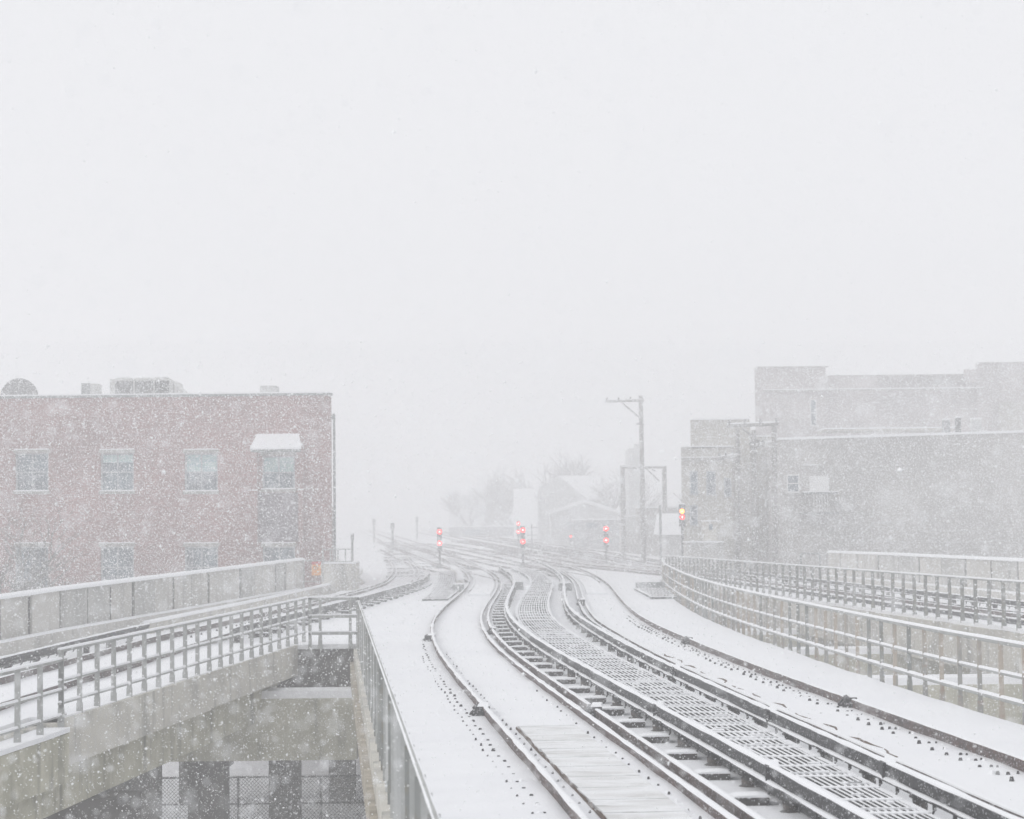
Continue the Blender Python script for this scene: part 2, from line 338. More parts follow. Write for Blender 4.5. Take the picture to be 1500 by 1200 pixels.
# right ramp
sheet('snow_on_right_ramp', lambda y: cRR(y) - .05, cRW, np.linspace(42, 101, 80), zR, .10, SNOW, 20, **K)
slab('right_ramp_slab', lambda y: cRR(y) - .12, lambda y: cRW(y) + .2, 42, 101, zR, -1.15, -.102, CONC, **K)

# ---------------------------------------------------------------- tracks
def track(name, label, fn, y0, y1, zf=zero, left_mat=RAILM, right_mat=RAILM, guard=(), third=(), ties=None, clips=None, gauge=1.48, farties=None, cap=True):
    """fn is the centre line"""
    y_0 = y0
    o = thing(name, (float(fn(y0 + 2)), y0 + 2, 0), label, 'railway track', 'railway tracks meeting at the junction')
    for sgn, m in ((-1, left_mat), (1, right_mat)):
        r = MB().sweep(path(fn, y0, y1, sgn * gauge / 2, -.03, zf), RAILP).build('running_rail', m, o)
        if cap and y0 < 150: MB().sweep(path(fn, y0, min(y1, 165), sgn * gauge / 2 + .006, .12, zf), halfround(.034, .016), jit=.3).build('snow_cap', SNOWCAP, r)
    for off, a, b in guard:
        r = MB().sweep(path(fn, a, b, off, -.055, zf), RAILP).build('guard_rail', RAILM, o)
        MB().sweep(path(fn, a, b, off, .095, zf), halfround(.038, .018), jit=.3).build('snow_cap', SNOWCAP, r)
    for off, a, b in third:
        t3 = MB().sweep(path(fn, a, b, off, .17, zf), THIRDP).build('third_rail', RAILD, o)
        MB().sweep(path(fn, a, b, off, .335, zf), halfround(.046, .024), jit=.25).build('snow_cap', SNOWCAP, t3)
        sg = -1
        MB().sweep(path(fn, a, b, off - .045, .187, zf), halfround(.032, .022), jit=.25).build('snow_on_flange', SNOWCAP, t3)
        y = max(a, 15.) + .6; n = 0; proto = None
        while y < min(b, 130) and n < 100:
            p, ang = at(fn, y, off, -.02, zf)
            if proto is None:
                q = MB().lathe(p, [(.10, 0), (.10, .025), (.066, .04), (.07, .09), (.066, .11), (.072, .15), (.072, .16), (.10, .17), (.10, .188)], 10)
                proto = q.build('insulator', INSUL, t3, smooth=False); base = p
            else: dup(proto, *(p - base), parent=t3)
            y += 1.93; n += 1
        # small spring clips hanging from the flange
        y = max(a, 15.) + 1.2; n = 0; proto = None
        while y < min(b, 62) and n < 90:
            p, ang = at(fn, y, off - .06, .12, zf)
            if proto is None:
                proto = MB().rbox(p, .03, .05, p[2] + .005, p[2] + .055, -ang).tube(p + [0, 0, .01], p + [-.02, -.01, -.03], .010).build('rail_clip', STEEL, t3); base = p
            else: dup(proto, *(p - base), parent=t3)
            y += .64; n += 1
    if ties:
        offa, offb, a, b, step = ties
        y = a; n = 0; tp = None
        while y < b and n < 98:
            p, ang = at(fn, y - .18, (offa + offb) / 2, 0, zf)
            if tp is None:
                m_ = MB(); L = offb - offa
                m_.prism([(p[0] - L / 2, p[2] + .05), (p[0] - L / 2 + .08, p[2] - .02), (p[0] + L / 2 - .05, p[2] - .03), (p[0] + L / 2, p[2] + .03), (p[0] + L / 2, p[2] + .075), (p[0] - L / 2, p[2] + .075)], y - .33, y - .10)
                tp = m_.build('cross_tie', TIEM, o); base = p
                q = MB()
                q.prism([(p[0] - L / 2 - .03, p[2] + .076), (p[0] + L / 2 + .02, p[2] + .076), (p[0] + L / 2, p[2] + .09), (p[0] + L / 4, p[2] + .098), (p[0] - L / 3, p[2] + .092)], y - .332, y - .02).build('snow_cap', SNOWCAP, tp)
            else:
                c = dup(tp, *(p - base), parent=o)
                for ch in tp.children:
                    d = ch.copy(); S.collection.objects.link(d); d.parent = c
            y += step; n += 1
    if farties:
        a, b = farties; y = a; n = 0; tp = None
        while y < b and n < 98:
            p, ang = at(fn, y, random.uniform(-.1, .1), 0, zf)
            if tp is None: tp = MB().rbox(p, 2.1, .14, p[2] - .05, p[2] + .022).build('buried_tie', TIEM, o); base = p
            elif random.random() < .38: dup(tp, *(p - base), parent=o)
            y += 1.15; n += 1
    for spec in clips or ():
        off, a, b, step, w, h, mm = spec
        y = a; n = 0; tp = None
        while y < b and n < 98:
            p, ang = at(fn, y, off + random.uniform(-.006, .006), 0, zf)
            if tp is None:
                tp = MB().rbox(p, w, .06, p[2] - .03, p[2] + h, -.3, .5).build('rail_fastener', mm, o); base = p
            elif random.random() > .06:
                c = dup(tp, p[0] - base[0] + random.uniform(-.02, .02), p[1] - base[1] + random.uniform(-.05, .05), random.uniform(-.014, .004), parent=o)
                if random.random() < .3: MB().rbox(p + [random.uniform(-.05, .05), random.uniform(-.05, .05), 0], w * 1.3, .08, p[2] - .01, p[2] + h * .9, .4, .4).build('snow_lump', SNOWCAP, c)
            y += step; n += 1
    return o
A = lambda y: cA(y) + .74
B = lambda y: cB(y) - .75
L_ = lambda y: cL(y) - 1.22
Rr = lambda y: cRR(y) + 1.9 if False else cR(y)
tA = track('railway_track', 'rusty curved track with dusted boards between its rails, left of the long walkway grating', A, 10, 330,
           guard=[(.55, 10, 150), (-.50, 84, 150)], third=[(1.28, 10, 120)], farties=(128, 225),
           ties=(.86, 1.21, 16.5, 95, 1.93),
           clips=[(-.97, 16, 48, .62, .05, .022, STEEL), (-1.09, 16, 44, .62, .022, .022, STEEL), (-.55, 16, 45, .62, .022, .022, STEEL),
                  (.38, 16, 34, .62, .03, .025, STEEL), (.64, 16, 30, .62, .03, .025, STEEL)])
tB = track('railway_track', 'curved track with bare snow between its rails, right of the long walkway grating', B, 13, 300, left_mat=RAILD,
           guard=[(-.53, 13, 150), (.50, 96, 150)], third=[(-1.20, 13, 125)], farties=(124, 220),
           clips=[(.52, 18, 62, .62, .055, .026, STEEL), (.38, 18, 60, .62, .06, .034, STEEL), (.60, 18, 58, .62, .035, .02, STEEL)])
tL = track('railway_track', 'snowy track coming up the left ramp behind the grey railing', L_, 24, 330, zL,
           guard=[(.50, 60, 150), (-.52, 66, 150)], third=[(-1.30, 24, 51.5), (1.25, 49, 112)], ties=(1.1, 1.62, 52, 98, 1.93), farties=(112, 215),
           clips=[(-.35, 52, 64, .62, .05, .03, STEEL)])
tR = track('railway_track', 'snowy track on the right ramp behind the tall slatted railing', cR, 43, 330, zR, left_mat=RAILD, right_mat=RAILD, guard=[(.5, 43, 120), (-.5, 43, 120)],
           third=[(1.28, 43, 110)], farties=(112, 215))
# switches beyond the signals
def cross(label, pts, y0, y1):
    fn = curve([], 0, pts)
    return track('crossover_track', label, fn, y0, y1, cap=True, farties=(y0 + 14, y1))
cross('crossover rails between the two middle tracks beyond the centre signal', [(125, 2.9), (150, .6), (185, -3.6), (215, -8)], 125, 215)
cross('crossover rails joining the right ramp track to the middle behind the right signal', [(120, 8.5), (150, 4.5), (185, 0), (230, -6)], 122, 230)
cross('far straight rails running behind all the signals to the right', [(130, 10.5), (160, 8.0), (200, 3.6), (250, -2.6), (300, -9)], 125, 300)
cross('crossover rails from the second track toward the far left behind the left signal', [(118, -1.6), (145, -4.6), (180, -8.4), (230, -14)], 118, 230)
cross('crossover rails from beside the right deck railing toward the right signal', [(104, 9.6), (125, 7.0), (150, 4.0), (190, -.6), (230, -5)], 104, 230)
cross('outer rails curving in from the right ramp below the tan corner building', [(101, 11.0), (125, 9.6), (150, 7.4), (190, 2.9), (250, -4)], 101, 250)
cross('crossover rails from the track right of the walkway to the left behind the centre signal', [(104, 3.2), (125, 1.3), (150, -2.2), (190, -7.4)], 104, 190)
cross('crossover rails leaving the second track leftward just behind the left signal grating', [(98, -1.3), (122, -3.8), (150, -7.1), (190, -11.2)], 98, 190)
cross('crossover rails from below the right signal leftward past the centre signal', [(108, 8.4), (128, 5.4), (150, 2.6), (185, -2.0)], 108, 185)
# covered expansion joints
def joint(fn, y, off, z, parent, sx=.2, L=.5, hh=.15, ears=True):
    p, ang = at(fn, y, off, z)
    j = MB().rbox(p, sx, L, z, z + hh, -ang)
    if ears: j.rbox(p + [-.10, -.1, 0], .07, .08, z - .02, z + hh * .5, -ang).rbox(p + [-.12, .14, 0], .06, .06, z - .02, z + hh * .4, -ang)
    if ears: j.tube(p + [-.16, -.18, .04], p + [-.02, -.1, hh], .014).tube(p + [-.16, .1, .03], p + [-.02, .2, hh], .014)
    o = j.build('joint_bar', RAILD, parent)
    MB().rbox(p + [.04, 0, 0], sx * .8, L * .8, z + hh, z + hh + .035, -ang, .8).build('snow_cap', SNOWCAP, o)
joint(A, 30.0, -.78, -.02, tA); joint(A, 29.4, .74, 0, tA); joint(A, 49.5, -.8, -.02, tA, .2, .6); joint(A, 52, .74, 0, tA, .15, .4)
joint(A, 20.3, 1.28, .195, tA, .105, .3, .15, False); joint(A, 27.2, 1.28, .195, tA, .105, .3, .15, False); joint(B, 20.7, -1.2, .195, tB, .105, .4, .15, False); joint(B, 26.5, -1.2, .195, tB, .105, .4, .15, False); joint(B, 34.5, -1.2, .195, tB, .105, .4, .15, False)
joint(B, 30.5, .74, 0, tB, .16, .4); joint(B, 47, .74, 0, tB, .16, .5); joint(B, 70, -.66, 0, tB, .2, .8, .2)
# cable buried under snow beside the right-hand rail
ys = np.arange(24, 44, .35)
pts = np.array([[cB(y) - .95 + .05 * math.sin(y * 2.3) + .03 * math.sin(y * 5.1), y, -.016 + .012 * math.sin(y * 3.7)] for y in ys])
tag(MB().sweep(pts, [(.02 * math.cos(t), .02 * math.sin(t)) for t in np.linspace(0, 6.28, 7)[:-1]]).build('track_cable', WOODE), 'brown cable half buried in snow beside the rightmost main rail', 'cable')

# crossing boards between rails
def boards(fn, y0, y1, offa, offb, step, label, m, z=.035, edge=True):
    c, _ = at(fn, y0, 0)
    o = thing('board_panel_row', (c[0], c[1], 0), label, 'walk boards', 'board panels between the rails')
    y = y0; n = 0
    while y < y1 - .01:
        yy = min(y + step, y1); gap = .02
        vs = []
        for q in (y + gap, yy - gap):
            for of in (offa, offb):
                p, _ = at(fn, q, of + random.uniform(-.012, .012)); vs.append((p[0], p[1], z + random.uniform(-.003, .003)))
        vs2 = [(a, b, -.05) for a, b, c_ in vs]
        MB().add(vs + vs2, [(0, 1, 3, 2), (4, 6, 7, 5), (0, 4, 5, 1), (2, 3, 7, 6), (0, 2, 6, 4), (1, 5, 7, 3)]).build('board_panel', m, o)
        y = yy; n += 1
    if edge:
        MB().sweep(path(fn, y0, y1, offa - .018, -.03, lo=.2), [(-.006, 0), (.006, 0), (.006, .058), (-.006, .04)], jit=.4).build('timber_edge', WOODE, o)
    return o
boards(A, 12, 27.9, -.46, .30, .93, 'snow-dusted boards between the rusty rails, in the foreground', BOARD)
boards(A, 80, 118, -.42, .42, 2.5, 'raised snowy boards between the rails left of the centre signal', SNOWCAP, .09, False)
boards(B, 80, 116, -.35, .40, 2.5, 'raised snowy boards between the rails right of the walkway grating', SNOWCAP, .09, False)

# grated walkways
def walkway(label, xl, xr, y0, y1, pitch_n, step, z=.14, stringer=True):
    o = thing('grated_walkway', (float(xl(y0)), y0, 0), label, 'walkway', 'steel grating walkways between the tracks')
    def pth(k, a, b, zz):
        ys = ygrid(a, b, .5); X = xl(ys) + (xr(ys) - xl(ys)) * k; return np.stack([X, ys, zz + 0 * ys], 1)
    n = pitch_n; y = y0
    while y < y1 - .1:
        stp = step if y < 50 else step * 2 if y < 80 else step * 3
        ye = min(y + stp, y1); a0, a1, b0, b1 = float(xl(y)), float(xr(y)), float(xl(ye)), float(xr(ye)); w = (a1 - a0) / n
        st = MB(); sn = MB(); e_ = .035
        for i in range(n + 1):
            xa, xb = a0 + (a1 - a0) * i / n, b0 + (b1 - b0) * i / n
            for m_, hw, q0, q1 in ((st, w * .15, z - .06, z - .001), (sn, w * (.20 if 0 < i < n else .5) * random.uniform(.75, 1.3), z, z + .004)):
                m_.add([(xa - hw, y + e_, q0), (xa + hw, y + e_, q0), (xb + hw, ye - e_, q0), (xb - hw, ye - e_, q0), (xa - hw, y + e_, q1), (xa + hw, y + e_, q1), (xb + hw, ye - e_, q1), (xb - hw, ye - e_, q1)],
                       [(0, 3, 2, 1), (4, 5, 6, 7), (0, 1, 5, 4), (1, 2, 6, 5), (2, 3, 7, 6), (3, 0, 4, 7)])
        sn.box(a0, a1, y - .05, y + .07, z, z + .012); st.box(a0, a1, y + .002, y + .03, z - .05, z - .001)
        for q in ([.24] if random.random() < .35 else []): sn.box(a0 + .05, a1 - .05, y + q, y + q + .04, z, z + .018)
        for q in range(random.randint(0, 3)):                     # slots bridged by snow
            xx = random.uniform(a0 + .1, a1 - .2); yy = y + random.uniform(.1, stp - .25); sn.box(xx, xx + random.uniform(.06, .2), yy, yy + random.uniform(.05, .14), z, z + .017)
        p_ = st.build('grating_panel', STEEL, o); sn.build('snow_cover', SNOWCAP, p_)
        y = ye
    slot_shade = MB()
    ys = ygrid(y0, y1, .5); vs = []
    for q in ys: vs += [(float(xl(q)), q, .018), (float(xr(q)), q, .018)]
    slot_shade.add(vs, [(2 * i, 2 * i + 1, 2 * i + 3, 2 * i + 2) for i in range(len(ys) - 1)]).build('slot_shade_sheet', VOID, o)  # near-black sheet painted in as the shade below the grating slots
    if stringer:
        for k in (0, 1):
            MB().sweep(pth(k, y0, y1, z - .13), [(-.02, 0), (.02, 0), (.02, .13), (-.02, .13)]).build('side_channel', STEEL, o)
    return o
gl = lambda y: np.maximum(A(y) + 1.28 + .09, cG(y) - .95)
walkway('long curving steel grating walkway under snow, between the two middle tracks', lambda y: np.minimum(gl(y), cG(y) - .6), lambda y: cG(y) - 0, 12, 126, 13, .90, .15)
walkway('grating walkway leading to the left signal between the left ramp track and the next', lambda y: A(y) - np.interp(y, [75, 95], [1.85, 2.3]), lambda y: A(y) - 1.0, 75.5, 122, 12, 1.0, .08)
walkway('short steel grating beside the right deck railing, below the right signal', lambda y: 4.9 + 0 * y, lambda y: 6.25 + .02 * (y - 75), 75, 86, 12, 1.0, .08)
tag(MB().box(5.0, 6.5, 86.5, 87.2, .0, .27).build('equipment_box', GALVD), 'low dark box at the far end of the short grating by the right railing', 'box')

# ---------------------------------------------------------------- railings
def railing(name, label, fn, y0, y1, zf, postm, rails, h=.98, pstep=.97, pw=.062, pd=.06, side=0, cap=.022, zpost=0., group='railings along the deck edges', npmax=99, railm=GALV):
    p0, _ = at(fn, y0, 0, 0, zf)
    o = thing(name, p0, label, 'railing', group)
    y = y0; n = 0; proto = None
    while y <= y1 + .01 and n < npmax:
        p, ang = at(fn, y, 0, 0, zf)
        pm = postm if not isinstance(postm, (list, tuple)) else random.choice(postm)
        m_ = MB().rbox(p, pw, pd, p[2] + zpost, p[2] + h, -ang)
        m_.rbox(p, pw * 1.25, pd * 1.25, p[2] + zpost, p[2] + .13, -ang)
        m_.build('post', pm, o)
        y += pstep; n += 1
    for hh, r in rails:
        t = 'top_rail' if hh > h - .06 else 'lower_rail'
        pr = [(r * math.cos(q), r * math.sin(q)) for q in np.linspace(0, 2 * math.pi, 9)[:-1]]
        ro = MB().sweep(path(fn, y0 - .1, y1 + .1, side, hh, zf), pr).build(t, railm, o)
        MB().sweep(path(fn, y0 - .1, y1 + .1, side, hh + r * .55, zf), halfround(r * 1.12, cap + r * .45), jit=.08).build('snow_cap', SNOWCAP, ro)
    return o
railing('deck_railing', 'grey post railing along the left edge of the main deck, seen nearly end on', cRail, 7.5, YG, zero, [GALV, GALV2, GALV2, GALV3], [(.98, .022)], h=.98, pstep=.98, pw=.07, pd=.05, zpost=-.22, cap=-.004)
railing('deck_railing', 'upper grey railing with many flat posts along the left ramp', cLR, 31.6, 49.6, zL, GALV, [(.98, .027), (.53, .022), (.20, .022)], h=.98, pstep=.89, pw=.075, pd=.05, zpost=-.08)
railing('deck_railing', 'lower near section of grey railing at the left frame edge', lambda y: cLR(y) + .0, 24, 31.7, lambda y: zL(y) - .16, GALV, [(1.0, .03), (.55, .022), (.18, .022)], h=1.0, pstep=.95, pw=.078, pd=.05, zpost=-.08)
railing('deck_railing', 'long three-rail railing with rusty posts along the right edge of the main deck', lambda y: cE(y) + .1, 20, 101, zero, [RUSTP, RUSTP, RUSTP, GALV2], [(1.0, .034), (.58, .026), (.23, .034)], h=.99, pstep=.99, pw=.06, pd=.05, zpost=-.35, cap=.02)
railing('deck_railing', 'tall grey slatted railing along the near edge of the right ramp', lambda y: cRR(y) - 0, 42, 101, zR, GALV2, [(1.07, .022)], h=1.06, pstep=1.04, pw=.09, pd=.05, zpost=-.05, cap=.03)
# cross railing over the gap at left
o = thing('deck_railing', (-4.1, YG - .1, 0), 'short cross railing closing the gap between left ramp and main deck', 'railing', 'railings along the deck edges')
xa, xb = D(452, 900, 48.2)[0], D(526, 900, 48.2)[0]
for u in (469, 513):
    x = D(u, 900, 48.2)[0]
    MB().rbox((x, 48.2), .06, .05, -.1, 1.05).rbox((x, 48.2), .1, .08, -.1, .28, 0, .7).build('post', GALV, o)
for u in (454, 524):
    x = D(u, 900, 48.2)[0]; MB().rbox((x, 48.2), .07, .06, -.1, 1.06).build('post', GALV, o)
for zz in (1.03, .63, .25):
    r = MB().box(xa, xb, 48.17, 48.23, zz - .03, zz + .03).build('top_rail' if zz > 1 else 'lower_rail', GALV, o)
    MB().box(xa, xb, 48.165, 48.235, zz + .031, zz + .055).build('snow_cap', SNOWCAP, r)

# ---------------------------------------------------------------- panelled concrete walls
def panelwall(label, fn, ys, zf, h, side, th=.16, dark=()):
    p, _ = at(fn, ys[0]); o = thing('panelled_parapet_wall', p, label, 'concrete wall', 'panelled parapet walls of the ramps')
    for i in range(len(ys) - 1):
        a, b = ys[i] + .09, ys[i + 1] - .09
        pa, pb = at(fn, a, 0, 0, zf)[0], at(fn, b, 0, 0, zf)[0]
        d = random.uniform(-.03, .03)
        MB().add([(pa[0] + d, a, pa[2] - .6), (pb[0] + d, b, pb[2] - .6), (pb[0] + d + th * side, b, pb[2] - .6), (pa[0] + d + th * side, a, pa[2] - .6),
                  (pa[0] + d, a, pa[2] + h), (pb[0] + d, b, pb[2] + h), (pb[0] + d + th * side, b, pb[2] + h), (pa[0] + d + th * side, a, pa[2] + h)],
                 [(0, 3, 2, 1), (4, 5, 6, 7), (0, 1, 5, 4), (1, 2, 6, 5), (2, 3, 7, 6), (3, 0, 4, 7)]).build('wall_panel', PANELD if i in dark else PANEL, o)
    MB().sweep(path(fn, ys[0], ys[-1], side * th / 2, -.55, zf), [(-.05, 0), (.05, 0), (.05, h + .5), (-.05, h + .5)]).build('backing', CONCDARK, o)
    MB().sweep(path(fn, ys[0], ys[-1], side * th / 2, h, zf), halfround(.15, .10), jit=.06).build('snow_cap', SNOWCAP, o)
    return o
def y_at_u(fn, us, ylo, yhi):
    q = np.linspace(ylo, yhi, 4000); X = np.array([float(fn(t)) for t in q]); uu = 750 + FP * X / q
    return [float(q[np.argmin(abs(uu - u))]) for u in us]
yl = y_at_u(cLW, [44,87,128,162,195,226,254,280,305,329,351,371,388,403,417,432,443], 40, 100)
yl = [yl[0] - 2.1 * k for k in (7, 6, 5, 4, 3, 2, 1)] + yl
panelwall('long snow-topped wall of grey concrete panels along the far side of the left ramp', cLW, yl, lambda y: zL(y) + np.interp(y, [40, 48, 82], [-.08, -.08, .1]), 1.27, -1, dark=(8, 9, 11, 17, 20))
yr = sorted(y_at_u(cRW, [1210,1228,1253,1282,1312,1342,1375,1410,1447,1486], 52, 100)); yr = [yr[0] - 2.6 * k for k in (5, 4, 3, 2, 1)] + yr
panelwall('snow-topped wall of concrete panels along the far side of the right ramp', cRW, yr, zR, 1.25, 1, dark=(5, 7, 9, 10))
for fn, y0, y1, zf, sd, lab in ((cLW, 26, 82, zL, 1, 'left'), (cRW, 44, 91, zR, -1, 'right')):
    k = MB().sweep(path(fn, y0, y1, sd * .12, -.05, zf), [(-.1, 0), (.1, 0), (.1, .32), (-.1, .32)]).build('cable_trough', PANEL)
    tag(k, 'low concrete trough at the foot of the %s panelled wall' % lab, 'cable trough', 'cable troughs at the feet of the walls')
    MB().sweep(path(fn, y0, y1, sd * .12, .272, zf), halfround(.1, .05)).build('snow_cap', SNOWCAP, k)

k = MB().sweep(path(lambda y: L_(y) - np.interp(y, [54, 80, 120], [1.9, 2.3, 2.6]), 54, 124, 0, -.05, zL), [(-.12, 0), (.12, 0), (.12, .30), (-.12, .30)]).build('cable_trough', CONC)
tag(k, 'low snow-topped trough curving along the left side of the junction, past the sign', 'cable trough', 'cable troughs along the junction')
MB().sweep(path(lambda y: L_(y) - np.interp(y, [54, 80, 120], [1.9, 2.3, 2.6]), 54, 124, 0, .252, zL), halfround(.14, .07)).build('snow_cap', SNOWCAP, k)
k = MB().sweep(path(lambda y: A(y) - 1.15, 96, 128, 0, -.05), [(-.16, 0), (.16, 0), (.16, .26), (-.16, .26)]).build('cable_trough', CONC)
tag(k, 'short snow-topped trough right of the left signal grating', 'cable trough', 'cable troughs along the junction'); MB().sweep(path(lambda y: A(y) - 1.15, 96, 128, 0, .212), halfround(.18, .07)).build('snow_cap', SNOWCAP, k)
# ---------------------------------------------------------------- bents below the decks
def bent(label, y, x0, x1, ztop, zbot, cols, m=CONCOLD, dep=1.0, cw=.8, colm=CONCDARK, grp='pier bents carrying the decks'):
    o = thing('pier_bent', ((x0 + x1) / 2, y, -6), label, 'pier', grp)
    c = MB().box(x0, x1, y, y + dep, zbot, ztop).build('cap_beam', m, o)
    MB().sweep([(x0, y + dep / 2, ztop), ((x0 + x1) / 2, y + dep / 2, ztop), (x1, y + dep / 2, ztop)], [(-dep / 2 - .03, -.02), (dep / 2, -.02), (dep / 2 - .05, .16), (-dep / 2 + .06, .17), (-dep / 2 - .02, .10)]).build('snow_cap', SNOWCAP, c)
    for x in cols:
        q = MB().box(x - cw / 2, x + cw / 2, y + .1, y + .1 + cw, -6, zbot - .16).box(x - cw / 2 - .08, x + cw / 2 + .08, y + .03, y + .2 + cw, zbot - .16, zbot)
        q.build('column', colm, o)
    return o
yb = 46.2; t_ = D(430, 1018, yb)[2]; b_ = D(430, 1114, yb)[2]
bent('near pier cap in the gap at left, its first column under the ramp', yb, D(200, 1050, yb)[0], D(522, 1050, yb)[0], t_ - .08, b_, [D(301, 1150, yb)[0], -9.5, D(140, 1150, yb)[0] - .2])
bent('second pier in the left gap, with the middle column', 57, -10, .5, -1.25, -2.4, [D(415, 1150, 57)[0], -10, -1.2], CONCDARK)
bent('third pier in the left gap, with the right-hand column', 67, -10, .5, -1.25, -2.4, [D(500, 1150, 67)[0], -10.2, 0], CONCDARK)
for y, u0, u1, v, nm in ((48, 1299, 1487, 998, 'nearest'), (59.5, 1165, 1420, 954, 'middle'), (70.5, 1105, 1252, 926, 'farthest')):
    zt = D((u0 + u1) / 2, v, y)[2]
    x0 = float(cE(y)) + .1; x1 = float(cRR(y)) - .2
    bent('%s snow-topped pier cap in the gap between main deck and right ramp' % nm, y, x0, max(x1, D(u1, v, y)[0]), zt - .08, zt - 1.45, [x0 + 1, x1 - .5, x0 + 2.6], CONCOLD)
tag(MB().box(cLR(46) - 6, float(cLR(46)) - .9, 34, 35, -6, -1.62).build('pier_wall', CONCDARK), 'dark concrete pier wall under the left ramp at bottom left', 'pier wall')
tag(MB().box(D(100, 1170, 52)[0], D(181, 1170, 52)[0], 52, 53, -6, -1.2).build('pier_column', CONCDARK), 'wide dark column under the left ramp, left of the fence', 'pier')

# chain-link fence on the ground
YF = 60.; o = thing('chain_link_fence', (-7, YF, -6), 'chain-link fence on snowy ground behind the columns at bottom left', 'fence')
fz0, fz1 = D(400, 1215, YF)[2], D(400, 1138, YF)[2]; x0, x1 = -14., 0.
for x in (D(150, 1150, YF)[0], D(200, 1150, YF)[0], D(349, 1150, YF)[0], D(470, 1150, YF)[0], D(540, 1150, YF)[0]):
    MB().tube((x, YF, -6), (x, YF, fz1 + .02), .035, n=8).build('fence_post', STEEL, o)
zm = D(400, 1177, YF)[2]
for z in (fz1, zm): 
    r = MB().tube((x0, YF - .03, z), (x1, YF - .03, z), .024, n=8).build('fence_rail', STEEL, o)
w = MB(); pit = .105; hz = fz1 - fz0 + .6
for sgn in (1, -1):
    x = x0 - hz
    while x < x1 + hz:
        a = (x, YF + .006 * sgn, fz0 - .6); b = (x + sgn * hz, YF + .006 * sgn, fz1 - 0)
        w.tube(a, b, .0075, n=3); x += pit
w.build('wire_mesh', STEEL, o)
tw = MB(); x = x0
while x < x1:
    tw.tube((x, YF, fz1), (x + .02, YF, fz1 + .055), .006, n=3); x += pit / 2
tw.build('wire_ends', STEEL, o)
# things on the ground under the deck
o = thing('dumpster', (-3.4, 70, -6), 'dark steel bin standing on the snow behind the fence at bottom', 'bin')
MB().prism([(-4.6, -6), (-1.5, -6), (-1.3, -4.6), (-4.8, -4.4)], 70, 71.6).build('bin_body', STEEL, o); MB().box(-4.7, -1.4, 69.95, 71.7, -4.38, -4.3).build('lid', VOID, o)
tag(MB().box(D(548, 1170, 62)[0], D(562, 1170, 62)[0], 62, 62.3, D(550, 1186, 62)[2], D(550, 1146, 62)[2]).build('red_panel', REDS), 'small dark red panel beside the concrete ledge at bottom', 'panel')

# ---------------------------------------------------------------- signals
def signal(label, x, y, lamps, z0=0, w=.30, top=None, cols=('r', 'r'), lr=.15, base=True, grp='signals with two lit lamps'):
    o = thing('railway_signal', (x, y, z0), label, 'signal', grp)
    zt = max(lamps) + .26 if top is None else top
    MB().rbox((x, y), .12, .12, z0, min(lamps) - .3).build('mast', STEEL, o)
    hd = MB()
    zl = min(lamps) - .48
    hd.rbox((x, y + .05), w, .16, zl, zt)
    hd.build('signal_head', STEEL, o)
    MB().rbox((x, y + .05), w + .03, .19, zt, zt + .05, 0, .7).build('snow_cap', SNOWCAP, o)
    if base:
        MB().rbox((x, y), .5, .4, z0, z0 + .22, 0, .75).build('footing', GALVD, o)
    for z, c in zip(lamps, cols):
        m1, m2 = (LRED, LREDC) if c == 'r' else (LYEL, LYELC)
        n = 14; vs = [(x + lr * math.cos(t), y - .034, z + lr * math.sin(t)) for t in np.linspace(0, 2 * math.pi, n, False)]
        vb = [(a, b + .02, c_) for a, b, c_ in vs]
        l = MB().add(vs + vb, [tuple(range(n))] + [(i, i + n, (i + 1) % n + n, (i + 1) % n) for i in range(n)]).build('lamp', m1, o)
        r2 = lr * .32; vs = [(x + r2 * math.cos(t), y - .04, z + r2 * math.sin(t)) for t in np.linspace(0, 2 * math.pi, n, False)]
        MB().add(vs, [tuple(range(n))]).build('lamp_core', m2, l)
        hv = []
        for t in np.linspace(math.radians(0), math.radians(180), 9): hv.append((x + (lr + .012) * math.cos(t), z + (lr + .012) * math.sin(t)))
        q = MB(); k = len(hv)
        vs = [(a, y - .034, b) for a, b in hv] + [(a, y - .16, b) for a, b in hv] + [(a * 1 + 0, y - .034, b + .012) for a, b in hv] + [(a, y - .16, b + .012) for a, b in hv]
        q.add(vs, [(i, i + 1, k + i + 1, k + i) for i in range(k - 1)] + [(2 * k + i + 1, 2 * k + i, 3 * k + i, 3 * k + i + 1) for i in range(k - 1)] + [(k + i, k + i + 1, 3 * k + i + 1, 3 * k + i) for i in range(k - 1)])
        q.build('hood', STEEL, l)
    return o
def zat(u, v, y): return float(D(u, v, y)[2])
for lab, u, y, vs in (('leftmost red signal, alone at the end of a grating walkway', 644, 135, (779, 796)), ('front red signal of the centre pair, dark head with red lamps', 766, 135, (776.5, 793.5)),
                      ('smaller red signal just behind the centre one', 759.5, 188, (767, 779)), ('red signal right of centre, in front of the grey shed', 888, 136, (774.5, 791.5))):
    signal(lab, float(D(u, 800, y)[0]), y, [zat(u, v, y) for v in vs], grp='dwarf signals showing two red lamps')
x = float(D(1004, 750, 102)[0])
signal('tall signal showing yellow over red, before the pale brick building', x, 104, [zat(1004, 749, 104), zat(1004, 757.5, 104)], 0, .30, zat(1004, 739, 104), ('y', 'r'), .12, False, 'tall signals with lamps')
signal('tiny distant signal with one red lamp, left of the shed', float(D(836, 786, 200)[0]), 200, [zat(836, 786, 200)], 0, .18, None, ('r',), .09, False, 'single lamp signals')
